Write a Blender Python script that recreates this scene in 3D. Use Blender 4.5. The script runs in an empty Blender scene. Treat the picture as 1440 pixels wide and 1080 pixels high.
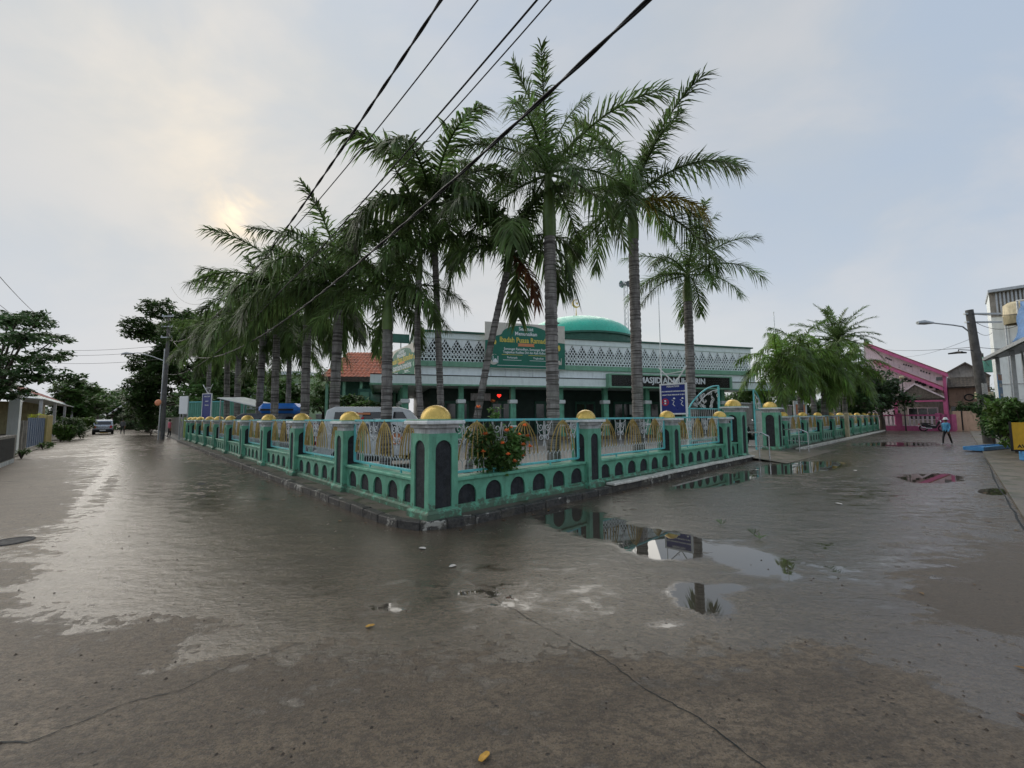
import bpy, math, random
import numpy as np
from mathutils import Vector, Matrix
random.seed(7)
SC = bpy.context.scene
COL = SC.collection
PI = math.pi
R = math.radians

# ------------------------------------------------------------------ camera
CAM_H, FPX, PITCH, ROLL = 1.6, 585.0, R(4.54), R(-0.4)
cd = bpy.data.cameras.new('camera')
cd.sensor_width = 36.0
cd.lens = 36.0 * FPX / 1440.0
cd.clip_start = 0.05
cd.clip_end = 2000
cam = bpy.data.objects.new('camera', cd)
CM = Matrix.Rotation(PI / 2 + PITCH, 3, 'X') @ Matrix.Rotation(ROLL, 3, 'Z')
cam.matrix_world = Matrix.Translation((0, 0, CAM_H)) @ CM.to_4x4()
COL.objects.link(cam)
SC.camera = cam
SC.render.resolution_x, SC.render.resolution_y = 1024, 768

# ------------------------------------------------------------------ sky and light
SUN_AZ, SUN_EL = R(-34.2), R(22.9)          # azimuth from +Y towards +X
sun_dir = Vector((math.sin(SUN_AZ) * math.cos(SUN_EL), math.cos(SUN_AZ) * math.cos(SUN_EL), math.sin(SUN_EL)))
world = bpy.data.worlds.new('World')
SC.world = world
world.use_nodes = True
nt = world.node_tree
for n in list(nt.nodes):
    nt.nodes.remove(n)


def N(tree, kind, **kw):
    n = tree.nodes.new(kind)
    for k, v in kw.items():
        if k in n.inputs.keys() if isinstance(k, str) and not hasattr(n, k) else False:
            n.inputs[k].default_value = v
        else:
            setattr(n, k, v)
    return n


def mathn(tree, op, a, b=None, clamp=False):
    n = tree.nodes.new('ShaderNodeMath')
    n.operation = op
    n.use_clamp = clamp
    for i, x in enumerate((a, b)):
        if x is None:
            continue
        if isinstance(x, (int, float)):
            n.inputs[i].default_value = x
        else:
            tree.links.new(x, n.inputs[i])
    return n.outputs[0]


def sstep(tree, x, lo, hi, tlo=0.0, thi=1.0):
    n = tree.nodes.new('ShaderNodeMapRange')
    n.interpolation_type = 'SMOOTHSTEP'
    tree.links.new(x, n.inputs[0])
    for i, v in enumerate((lo, hi, tlo, thi)):
        n.inputs[i + 1].default_value = v
    return n.outputs[0]


def mixc(tree, f, a, b):
    n = tree.nodes.new('ShaderNodeMix')
    n.data_type = 'RGBA'
    for s, x in ((0, f), (6, a), (7, b)):
        if hasattr(x, 'is_linked'):
            tree.links.new(x, n.inputs[s])
        elif isinstance(x, (int, float)):
            n.inputs[s].default_value = x
        else:
            n.inputs[s].default_value = (*x[:3], 1)
    return n.outputs[2]


def noise(tree, vec, scale, detail=5, rough=0.55, dist=0.0):
    n = tree.nodes.new('ShaderNodeTexNoise')
    n.inputs['Scale'].default_value = scale
    n.inputs['Detail'].default_value = detail
    n.inputs['Roughness'].default_value = rough
    n.inputs['Distortion'].default_value = dist
    if vec is not None:
        tree.links.new(vec, n.inputs['Vector'])
    return n.outputs[0]


def mapping(tree, vec, loc=(0, 0, 0), rot=(0, 0, 0), scale=(1, 1, 1)):
    n = tree.nodes.new('ShaderNodeMapping')
    tree.links.new(vec, n.inputs[0])
    n.inputs[1].default_value = loc
    n.inputs[2].default_value = rot
    n.inputs[3].default_value = scale
    return n.outputs[0]


SKY_STRENGTH = 0.1
sky = nt.nodes.new('ShaderNodeTexSky')
sky.sky_type = 'NISHITA'
sky.sun_disc = False
sky.sun_elevation = SUN_EL
sky.sun_rotation = SUN_AZ
sky.air_density = 1.0
sky.dust_density = 2.0
tc = nt.nodes.new('ShaderNodeTexCoord')
gen = tc.outputs['Generated']
# overcast cloud deck: bluer away from the sun, cream where the sun sits behind it
def sdot(vec):
    dn = nt.nodes.new('ShaderNodeVectorMath')
    dn.operation = 'DOT_PRODUCT'
    nt.links.new(gen, dn.inputs[0])
    dn.inputs[1].default_value = vec
    return mathn(nt, 'MAXIMUM', dn.outputs['Value'], 0.0), dn.outputs['Value']


g0, sd = sdot(sun_dir)
m1 = mapping(nt, gen, rot=(0.5, 0.35, 0.6), scale=(1.0, 1.5, 1.5))
cl = noise(nt, m1, 1.3, 6, 0.5, 0.2)
m2 = mapping(nt, gen, loc=(3.1, 1.2, .4), rot=(0.1, -0.75, 0.25), scale=(0.9, 2.2, 2.6))
cl2 = noise(nt, m2, 1.9, 7, 0.55, 0.25)
sepz = nt.nodes.new('ShaderNodeSeparateXYZ')
nt.links.new(gen, sepz.inputs[0])
tone = mathn(nt, 'ADD', mathn(nt, 'ADD', mathn(nt, 'MULTIPLY', sd, .75), .0), mathn(nt, 'ADD', mathn(nt, 'MULTIPLY', mathn(nt, 'SUBTRACT', cl, .5), 1.5), mathn(nt, 'MULTIPLY', mathn(nt, 'SUBTRACT', cl2, .5), 0.8)))
cloudcol = mixc(nt, sstep(nt, tone, 0.05, 0.95), (2.25, 2.65, 3.2), (2.72, 2.84, 2.90))
cloudcol = mixc(nt, mathn(nt, 'MULTIPLY', sstep(nt, cl2, .42, .68), .45), cloudcol, (3.3, 3.24, 3.28))
cloudcol = mixc(nt, sstep(nt, sepz.outputs[2], .42, .02, 0.0, .6), cloudcol, (3.4, 3.43, 3.52))
vmin = nt.nodes.new('ShaderNodeVectorMath')
vmin.operation = 'MINIMUM'
nt.links.new(sky.outputs[0], vmin.inputs[0])
vmin.inputs[1].default_value = (5.0, 5.0, 5.0)
base = mixc(nt, 0.9, vmin.outputs[0], cloudcol)
# thinner cloud lit from behind, trailing up and away from the sun
brk = sstep(nt, cl2, 0.34, 0.64, .35, 1.0)


def lobe(b, vec, pw, amt, col):
    g, _ = sdot(vec)
    f = mathn(nt, 'MULTIPLY', mathn(nt, 'MULTIPLY', mathn(nt, 'POWER', g, pw), brk), amt, True)
    return mixc(nt, f, b, col)


def skydir(az, el):
    az, el = R(az), R(el)
    return (math.sin(az) * math.cos(el), math.cos(az) * math.cos(el), math.sin(el))


base = lobe(base, skydir(-42, 37), 45, .38, (4.6, 4.15, 3.55))
base = lobe(base, skydir(-37.5, 29), 150, .50, (5.0, 4.35, 3.45))
base = lobe(base, sun_dir, 40, .30, (4.6, 4.15, 3.6))
brk = mathn(nt, 'MULTIPLY', brk, sstep(nt, noise(nt, mapping(nt, gen, rot=(.3, .5, .2), scale=(1, 1, 1.8)), 9, 5, .6, .5), .36, .60, .25, 1.0))
base = lobe(base, sun_dir, 420, .62, (6.0, 4.8, 3.3))
base = lobe(base, sun_dir, 3600, .75, (9.5, 7.4, 4.6))
bg = nt.nodes.new('ShaderNodeBackground')
bg.inputs[1].default_value = SKY_STRENGTH
nt.links.new(base, bg.inputs[0])
wo = nt.nodes.new('ShaderNodeOutputWorld')
nt.links.new(bg.outputs[0], wo.inputs[0])

sl = bpy.data.lights.new('sun', 'SUN')
sl.energy = 1.5
sl.angle = R(100)
sl.color = (1.0, 0.93, 0.82)
so = bpy.data.objects.new('sun', sl)
so.rotation_euler = (-sun_dir).to_track_quat('-Z', 'Y').to_euler()
COL.objects.link(so)

SC.view_settings.view_transform = 'Standard'
SC.view_settings.look = 'None'
SC.view_settings.gamma = 1.0
SC.view_settings.use_curve_mapping = False
SC.view_settings.exposure = 1.08

# ------------------------------------------------------------------ photo pixels to places
CMI = CM.inverted()


def ray(u, v):
    return CM @ Vector(((u - 720) / FPX, (540 - v) / FPX, -1.0))


def G(u, v, z=0.0):                 # the point at height z seen at that pixel
    d = ray(u, v)
    return d * ((z - CAM_H) / d.z) + Vector((0, 0, CAM_H))


def D(u, v, y):                     # the point at distance y ahead
    d = ray(u, v)
    return d * (y / d.y) + Vector((0, 0, CAM_H))


# compound frame: corner pillar of the fence, a along the right-hand street, b along the left-hand street
CX, CY, TH = -1.21, 6.51, R(43.05)
dRx, dRy = math.cos(TH), math.sin(TH)


def W(a, b, z=0.0):
    return Vector((CX + a * dRx - b * dRy, CY + a * dRy + b * dRx, z))


# ------------------------------------------------------------------ mesh helpers
class MB:
    def __init__(s, M=None):
        s.v, s.f, s.sm = [], [], []
        s.M = M

    def add(s, vs, fs, smooth=False, M=None):
        o = len(s.v)
        for p in vs:
            p = Vector(p)
            if M is not None:
                p = M @ p
            if s.M is not None:
                p = s.M @ p
            s.v.append(p[:])
        for f in fs:
            s.f.append([i + o for i in f])
            s.sm.append(smooth)

    def box(s, x0, x1, y0, y1, z0, z1, M=None, bev=0.0):
        if bev > 0:
            b = min(bev, (x1 - x0) * .4, (y1 - y0) * .4, (z1 - z0) * .4)
            vs, fs = [], []
            # bevelled box: 24 verts
            idx = {}
            for i, x in enumerate((x0, x1)):
                for j, y in enumerate((y0, y1)):
                    for k, z in enumerate((z0, z1)):
                        sx, sy, sz = (1, -1)[i] * b, (1, -1)[j] * b, (1, -1)[k] * b
                        idx[i, j, k, 0] = len(vs); vs.append((x, y + sy, z + sz))
                        idx[i, j, k, 1] = len(vs); vs.append((x + sx, y, z + sz))
                        idx[i, j, k, 2] = len(vs); vs.append((x + sx, y + sy, z))
            q = lambda *a: [idx[t] for t in a]
            fs.append(q((0,0,0,0),(0,0,1,0),(0,1,1,0),(0,1,0,0))); fs.append(q((1,0,0,0),(1,1,0,0),(1,1,1,0),(1,0,1,0)))
            fs.append(q((0,0,0,1),(1,0,0,1),(1,0,1,1),(0,0,1,1))); fs.append(q((0,1,0,1),(0,1,1,1),(1,1,1,1),(1,1,0,1)))
            fs.append(q((0,0,0,2),(0,1,0,2),(1,1,0,2),(1,0,0,2))); fs.append(q((0,0,1,2),(1,0,1,2),(1,1,1,2),(0,1,1,2)))
            for i in (0, 1):
                for j in (0, 1):
                    fs.append(q((i,j,0,0),(i,j,0,1),(i,j,1,1),(i,j,1,0)))
                    fs.append(q((i,0,j,0),(i,0,j,2),(i,1,j,2),(i,1,j,0)))
                    fs.append(q((0,i,j,1),(0,i,j,2),(1,i,j,2),(1,i,j,1)))
                    for k in (0, 1):
                        fs.append(q((i,j,k,0),(i,j,k,1),(i,j,k,2)))
            s.add(vs, fs, False, M)
            return s
        vs = [(x, y, z) for x in (x0, x1) for y in (y0, y1) for z in (z0, z1)]
        s.add(vs, [(0, 1, 3, 2), (4, 6, 7, 5), (0, 4, 5, 1), (2, 3, 7, 6), (0, 2, 6, 4), (1, 5, 7, 3)], False, M)
        return s

    def tube(s, pts, r, n=6, caps=True, smooth=True, M=None):
        pts = [Vector(p) for p in pts]
        rs = r if isinstance(r, (list, tuple)) else [r] * len(pts)
        vs, fs = [], []
        up = None
        for i, p in enumerate(pts):
            t = (pts[min(i + 1, len(pts) - 1)] - pts[max(i - 1, 0)])
            if t.length < 1e-9:
                t = Vector((0, 0, 1))
            t.normalize()
            if up is None:
                up = Vector((0, 0, 1)) if abs(t.z) < .9 else Vector((1, 0, 0))
            x = t.cross(up)
            if x.length < 1e-6:
                x = t.orthogonal()
            x.normalize()
            up = x.cross(t).normalized()
            for k in range(n):
                a = 2 * PI * k / n
                vs.append(p + (x * math.cos(a) + up * math.sin(a)) * rs[i])
        for i in range(len(pts) - 1):
            for k in range(n):
                k2 = (k + 1) % n
                fs.append((i * n + k, i * n + k2, (i + 1) * n + k2, (i + 1) * n + k))
        s.add(vs, fs, smooth, M)
        if caps:
            o = len(vs)
            s.add(vs[:n], [tuple(range(n))], False, M)
            s.add(vs[-n:], [tuple(range(n - 1, -1, -1))], False, M)
        return s

    def lathe(s, prof, n=16, smooth=True, M=None):
        vs, fs = [], []
        for (r, z) in prof:
            for k in range(n):
                a = 2 * PI * k / n
                vs.append((r * math.cos(a), r * math.sin(a), z))
        for i in range(len(prof) - 1):
            for k in range(n):
                k2 = (k + 1) % n
                fs.append((i * n + k, i * n + k2, (i + 1) * n + k2, (i + 1) * n + k))
        s.add(vs, fs, smooth, M)
        return s

    def prism(s, outl, y0, y1, M=None):         # outline in (x,z) pushed along y
        n = len(outl)
        vs = [(x, y0, z) for x, z in outl] + [(x, y1, z) for x, z in outl]
        fs = [tuple(range(n)), tuple(range(2 * n - 1, n - 1, -1))]
        for i in range(n):
            j = (i + 1) % n
            fs.append((i, i + n, j + n, j))
        s.add(vs, fs, False, M)
        return s

    def mesh(s, name, mat):
        me = bpy.data.meshes.new(name)
        me.from_pydata(s.v, [], s.f)
        me.polygons.foreach_set('use_smooth', s.sm)
        if mat is not None:
            me.materials.append(mat)
        me.update()
        return me

    def build(s, name, mat, parent=None, loc=None, rz=0.0, kind=None):
        return put(name, s.mesh(name, mat), parent, loc, rz, kind)


def put(name, me, parent=None, loc=None, rz=0.0, kind=None, M=None):
    o = bpy.data.objects.new(name, me)
    COL.objects.link(o)
    if parent is not None:
        o.parent = parent
    if loc is not None:
        o.location = loc
    if rz:
        o.rotation_euler = (0, 0, rz)
    if M is not None:
        o.matrix_local = M
    if kind:
        o['kind'] = kind
    return o


def thing(name, label, cat, loc=(0, 0, 0), rz=0.0, group=None):
    o = bpy.data.objects.new(name, None)
    o.empty_display_size = .2
    COL.objects.link(o)
    o.location = loc
    o.rotation_euler = (0, 0, rz)
    return tag(o, label, cat, group)


def tag(o, label, cat, group=None):
    o['label'] = label
    o['category'] = cat
    if group:
        o['group'] = group
    return o


def struct(o):
    o['kind'] = 'structure'
    return o


def T(x, y, z, rz=0.0):
    return Matrix.Translation((x, y, z)) @ Matrix.Rotation(rz, 4, 'Z')


# ------------------------------------------------------------------ materials
def newmat(name):
    m = bpy.data.materials.new(name)
    m.use_nodes = True
    t = m.node_tree
    b = t.nodes['Principled BSDF']
    return m, t, b


def rndcoord(t):
    tcn = t.nodes.new('ShaderNodeTexCoord')
    oi = t.nodes.new('ShaderNodeObjectInfo')
    va = t.nodes.new('ShaderNodeVectorMath')
    va.operation = 'ADD'
    sc = t.nodes.new('ShaderNodeVectorMath')
    sc.operation = 'SCALE'
    sc.inputs[0].default_value = (17.3, 9.1, 5.7)
    t.links.new(oi.outputs['Random'], sc.inputs['Scale'])
    t.links.new(tcn.outputs['Object'], va.inputs[0])
    t.links.new(sc.outputs[0], va.inputs[1])
    return va.outputs[0], oi.outputs['Random']


def pm(name, col, rough=.6, var=.18, scale=4.0, bump=0.15, bscale=45.0, metal=0.0, dirt=0.0, dirtcol=(.05, .042, .032), spec=.4, rnd=0.0, streak=True, splash=0.0):
    m, t, b = newmat(name)
    co, rn = rndcoord(t)
    n1 = noise(t, co, scale, 6, .6)
    lo = tuple(c * (1 - var) for c in col)
    hi = tuple(min(1, c * (1 + var)) for c in col)
    c = mixc(t, sstep(t, n1, .3, .7), lo, hi)
    if rnd:
        hs = t.nodes.new('ShaderNodeHueSaturation')
        t.links.new(c, hs.inputs['Color'])
        t.links.new(sstep(t, rn, 0, 1, 1 - rnd, 1 + rnd), hs.inputs['Value'])
        c = hs.outputs[0]
    if dirt:
        sm = mapping(t, co, scale=(3, 3, .5) if streak else (1, 1, 1))
        nd = noise(t, sm, 2.6, 7, .65)
        c = mixc(t, mathn(t, 'MULTIPLY', sstep(t, nd, .46, .72), dirt), c, dirtcol)
        nd2 = noise(t, co, 26, 4, .7)
        c = mixc(t, mathn(t, 'MULTIPLY', sstep(t, nd2, .60, .70), dirt * .7), c, dirtcol)
    if splash:
        # mud thrown up by rain and traffic: blotches with ragged edges low on the wall
        tz = t.nodes.new('ShaderNodeTexCoord')
        sz = t.nodes.new('ShaderNodeSeparateXYZ')
        t.links.new(tz.outputs['Object'], sz.inputs[0])
        ns = mathn(t, 'ADD', noise(t, co, 7, 7, .7), sstep(t, sz.outputs[2], 0, .42, .12, -.22))
        c = mixc(t, mathn(t, 'MULTIPLY', sstep(t, ns, .50, .60), splash), c, (.085, .075, .052))
    t.links.new(c, b.inputs['Base Color'])
    t.links.new(sstep(t, noise(t, co, scale * 2.3, 4), .25, .75, max(.03, rough - .1), min(1, rough + .12)), b.inputs['Roughness'])
    b.inputs['Metallic'].default_value = metal
    b.inputs['Specular IOR Level'].default_value = spec
    if bump:
        bn = t.nodes.new('ShaderNodeBump')
        bn.inputs['Strength'].default_value = bump
        bn.inputs['Distance'].default_value = .02
        t.links.new(noise(t, co, bscale, 5, .65), bn.inputs['Height'])
        t.links.new(bn.outputs[0], b.inputs['Normal'])
    return m


def leafm(name, col, tip=None, trans=.35, rnd=.3, rough=.45):
    m, t, b = newmat(name)
    co, rn = rndcoord(t)
    n1 = noise(t, co, 1.7, 4, .6)
    c = mixc(t, sstep(t, n1, .3, .7), tuple(x * .62 for x in col), tip or tuple(x * 1.45 for x in col))
    gi = t.nodes.new('ShaderNodeNewGeometry')
    hs = t.nodes.new('ShaderNodeHueSaturation')
    t.links.new(c, hs.inputs['Color'])
    v = mathn(t, 'MULTIPLY', sstep(t, rn, 0, 1, 1 - rnd, 1 + rnd), sstep(t, gi.outputs['Random Per Island'], 0, 1, .65, 1.4))
    t.links.new(v, hs.inputs['Value'])
    t.links.new(sstep(t, gi.outputs['Random Per Island'], 0, 1, .485, .512), hs.inputs['Hue'])
    t.links.new(hs.outputs[0], b.inputs['Base Color'])
    b.inputs['Roughness'].default_value = rough
    b.inputs['Specular IOR Level'].default_value = .35
    tr = t.nodes.new('ShaderNodeBsdfTranslucent')
    t.links.new(hs.outputs[0], tr.inputs[0])
    ms = t.nodes.new('ShaderNodeMixShader')
    ms.inputs[0].default_value = trans
    out = t.nodes['Material Output']
    t.links.new(b.outputs[0], ms.inputs[1])
    t.links.new(tr.outputs[0], ms.inputs[2])
    t.links.new(ms.outputs[0], out.inputs[0])
    return m


def glassm(name, col, rough=.08):
    m, t, b = newmat(name)
    b.inputs['Base Color'].default_value = (*col, 1)
    b.inputs['Roughness'].default_value = rough
    b.inputs['Specular IOR Level'].default_value = .8
    return m


def emitm(name, col, s):
    m, t, b = newmat(name)
    b.inputs['Base Color'].default_value = (*col, 1)
    b.inputs['Emission Color'].default_value = (*col, 1)
    b.inputs['Emission Strength'].default_value = s
    return m


MT = {}
MT['green'] = pm('fence_green_paint', (.14, .395, .265), .45, var=.2, scale=3, bump=.10, bscale=30, splash=.7, dirt=.5, dirtcol=(.045, .10, .07))
MT['green_dark'] = pm('dark_green_paint', (.035, .12, .085), .5, .15, 3, .05, 30, dirt=.2)
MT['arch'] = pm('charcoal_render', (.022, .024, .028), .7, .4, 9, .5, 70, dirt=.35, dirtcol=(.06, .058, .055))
MT['capgrey'] = pm('weathered_grey_cap', (.55, .55, .55), .7, .2, 5, .2, 40, dirt=.6, dirtcol=(.07, .065, .06))
MT['capwhite'] = pm('weathered_white_cap', (.74, .76, .75), .6, .1, 5, .12, 40, dirt=.35, dirtcol=(.14, .15, .13))
MT['gold'] = pm('gold_paint_dome', (.76, .52, .13), .33, .16, 6, .05, 25, metal=.35, dirt=.35, dirtcol=(.20, .13, .04), spec=.5)
MT['goldrod'] = pm('gold_rod_paint', (.42, .30, .09), .45, .2, 8, 0, metal=.15, dirt=.3, dirtcol=(.14, .09, .04))
MT['teal'] = pm('teal_rail_paint', (.15, .55, .56), .4, .12, 6, 0, dirt=.25, dirtcol=(.08, .12, .11))
MT['silver'] = pm('silver_scroll_paint', (.58, .60, .60), .42, .15, 8, 0, dirt=.25)
MT['white'] = pm('white_wall_paint', (.84, .88, .87), .55, .04, 2, .05, 30, dirt=.22, dirtcol=(.35, .37, .35))
MT['mintwhite'] = pm('mint_white_paint', (.80, .88, .85), .5, .04, 2, .04, 30, dirt=.2, dirtcol=(.36, .42, .38))
MT['ledge'] = pm('sage_green_paint', (.20, .40, .27), .5, .12, 3, .05, 30, dirt=.3, dirtcol=(.07, .12, .09))
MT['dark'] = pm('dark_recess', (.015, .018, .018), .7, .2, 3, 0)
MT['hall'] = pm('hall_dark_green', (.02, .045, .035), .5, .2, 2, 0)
MT['metal'] = pm('galvanised_steel', (.42, .44, .45), .35, .12, 8, 0, metal=.6)
MT['chrome'] = pm('stainless_rail', (.62, .63, .64), .18, .06, 8, 0, metal=.9)
MT['black'] = pm('black_plastic', (.012, .012, .013), .4, .2, 8, 0)
MT['rubber'] = pm('rubber', (.014, .014, .014), .8, .2, 10, .2, 50)
MT['cable'] = pm('cable_black', (.01, .01, .011), .5, .2, 10, 0)
MT['concrete'] = pm('pole_concrete', (.105, .10, .095), .8, .25, 4, .3, 50, dirt=.6, dirtcol=(.045, .042, .038))
MT['plaster'] = pm('bare_plaster', (.30, .28, .25), .8, .2, 2, .2, 40, dirt=.5)
MT['peach'] = pm('peach_wall_paint', (.52, .36, .26), .7, .1, 2, .1, 40, dirt=.4)
MT['pink'] = pm('bright_pink_paint', (.50, .11, .24), .5, .1, 3, .05, 40, dirt=.2)
MT['palepink'] = pm('pale_pink_paint', (.70, .58, .62), .6, .07, 2, .05, 40, dirt=.35)
MT['rooftile'] = pm('orange_roof_tile', (.40, .10, .045), .65, .35, 5, .25, 20, dirt=.85, dirtcol=(.05, .03, .022), streak=False)
MT['redtile'] = pm('red_roof_tile', (.33, .11, .09), .6, .3, 6, .25, 20, dirt=.3)
MT['greytile'] = pm('grey_roof_tile', (.13, .11, .09), .8, .3, 6, .3, 20, dirt=.4)
MT['yellow'] = pm('yellow_paint', (.62, .36, .02), .45, .08, 4, 0, dirt=.2)
MT['cream'] = pm('cream_post_paint', (.58, .50, .33), .6, .12, 4, .1, 40, dirt=.5)
MT['bluegate'] = pm('blue_grey_gate', (.20, .25, .34), .5, .08, 3, .03, 30, dirt=.25)
MT['skyblue'] = pm('sky_blue_paint', (.10, .34, .68), .45, .1, 4, 0, dirt=.2)
MT['tarp'] = pm('blue_tarpaulin', (.05, .17, .40), .45, .15, 5, .2, 15)
MT['carwhite'] = pm('white_car_paint', (.72, .74, .75), .22, .03, 3, 0, spec=.6)
MT['carsilver'] = pm('silver_car_paint', (.46, .49, .54), .25, .04, 3, 0, metal=.4)
MT['glass'] = glassm('dark_glass', (.012, .016, .02))
MT['greenglass'] = glassm('green_window', (.10, .26, .18), .2)
MT['signblue'] = pm('sign_blue', (.018, .035, .22), .35, .06, 3, 0)
MT['bannergreen'] = pm('banner_green', (.018, .16, .105), .5, .08, 3, 0)
MT['bannercream'] = pm('banner_cream', (.62, .58, .50), .5, .06, 6, 0)
MT['txtwhite'] = pm('print_white', (.80, .82, .82), .5, .02, 6, 0)
MT['txtgold'] = pm('print_gold', (.72, .56, .10), .5, .05, 6, 0)
MT['orange'] = pm('print_orange', (.70, .26, .12), .5, .05, 6, 0)
MT['red'] = pm('print_red', (.60, .03, .04), .5, .05, 6, 0)
MT['signblack'] = pm('sign_black_face', (.018, .016, .015), .25, .2, 6, 0)
MT['domegreen'] = pm('dome_green_sheet', (.04, .47, .33), .3, .08, 1.2, .03, 12, dirt=.08, spec=.5)
MT['lightgreen'] = pm('light_green_wall', (.36, .48, .28), .7, .08, 2, .05, 40, dirt=.2)
MT['hoard'] = pm('green_hoarding', (.12, .34, .26), .5, .1, 3, .05, 30, dirt=.2)
MT['litter'] = pm('pale_litter', (.55, .53, .49), .7, .2, 20, 0)
MT['dryleaf'] = pm('dry_leaf_yellow', (.45, .25, .04), .6, .25, 30, 0)

MT['frond'] = leafm('palm_frond_green', (.105, .165, .052), trans=.48)
MT['frond2'] = leafm('palm_frond_bright', (.135, .225, .046), trans=.45)
MT['frond_dead'] = leafm('palm_frond_dead', (.17, .075, .035), trans=.25)
MT['frond_yellow'] = leafm('palm_frond_yellowing', (.24, .19, .035), trans=.35)
MT['leaf_dark'] = leafm('tree_leaf_dark', (.052, .100, .034), trans=.3)
MT['leaf_mid'] = leafm('tree_leaf_mid', (.075, .140, .038), trans=.35)
MT['leaf_lime'] = leafm('shrub_leaf_lime', (.085, .150, .030), trans=.35)
MT['flower'] = leafm('orange_petal', (.62, .16, .05), trans=.3)
MT['bark'] = pm('tree_bark', (.075, .06, .048), .85, .3, 8, .6, 40, dirt=.4)


def ringbark():
    m, t, b = newmat('palm_trunk_rings')
    co, rn = rndcoord(t)
    sep = t.nodes.new('ShaderNodeSeparateXYZ')
    tcn = t.nodes.new('ShaderNodeTexCoord')
    t.links.new(tcn.outputs['Object'], sep.inputs[0])
    nz = noise(t, mapping(t, co, scale=(1, 1, .25)), 9, 5, .6)
    c = mixc(t, sstep(t, nz, .3, .7), (.16, .145, .135), (.33, .31, .29))
    nb = noise(t, mapping(t, co, scale=(.5, .5, 14)), 1.6, 3, .6)
    c = mixc(t, mathn(t, 'MULTIPLY', sstep(t, nb, .48, .60), .9), c, (.055, .047, .042))
    gl = noise(t, co, 1.1, 3)
    c = mixc(t, mathn(t, 'MULTIPLY', sstep(t, gl, .52, .7), .35), c, (.10, .12, .075))
    t.links.new(c, b.inputs['Base Color'])
    b.inputs['Roughness'].default_value = .85
    bn = t.nodes.new('ShaderNodeBump')
    bn.inputs['Strength'].default_value = .5
    bn.inputs['Distance'].default_value = .02
    t.links.new(noise(t, mapping(t, co, scale=(3, 3, 14)), 4, 5), bn.inputs['Height'])
    t.links.new(bn.outputs[0], b.inputs['Normal'])
    return m


MT['trunk'] = ringbark()
MT['shaft'] = pm('green_crownshaft', (.11, .17, .045), .45, .25, 3, .1, 20, dirt=.35, dirtcol=(.05, .045, .02))


def text(s, size, mat, parent, M, align='CENTER', extr=.004, bold=0.0, name='lettering', sx=1.0):
    cu = bpy.data.curves.new('lettering', 'FONT')
    cu.body = s
    cu.size = size
    cu.align_x = align
    cu.align_y = 'CENTER'
    cu.extrude = extr
    cu.offset = bold
    cu.resolution_u = 2
    tmp = bpy.data.objects.new('tmp', cu)
    COL.objects.link(tmp)
    dg = bpy.context.evaluated_depsgraph_get()
    me = bpy.data.meshes.new_from_object(tmp.evaluated_get(dg))
    bpy.data.objects.remove(tmp)
    bpy.data.curves.remove(cu)
    me.materials.clear()
    me.materials.append(mat)
    o = bpy.data.objects.new(name, me)
    COL.objects.link(o)
    o.parent = parent
    o.matrix_local = M @ Matrix.Rotation(PI / 2, 4, 'X') @ Matrix.Diagonal((sx, 1, 1, 1))
    return o

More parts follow.
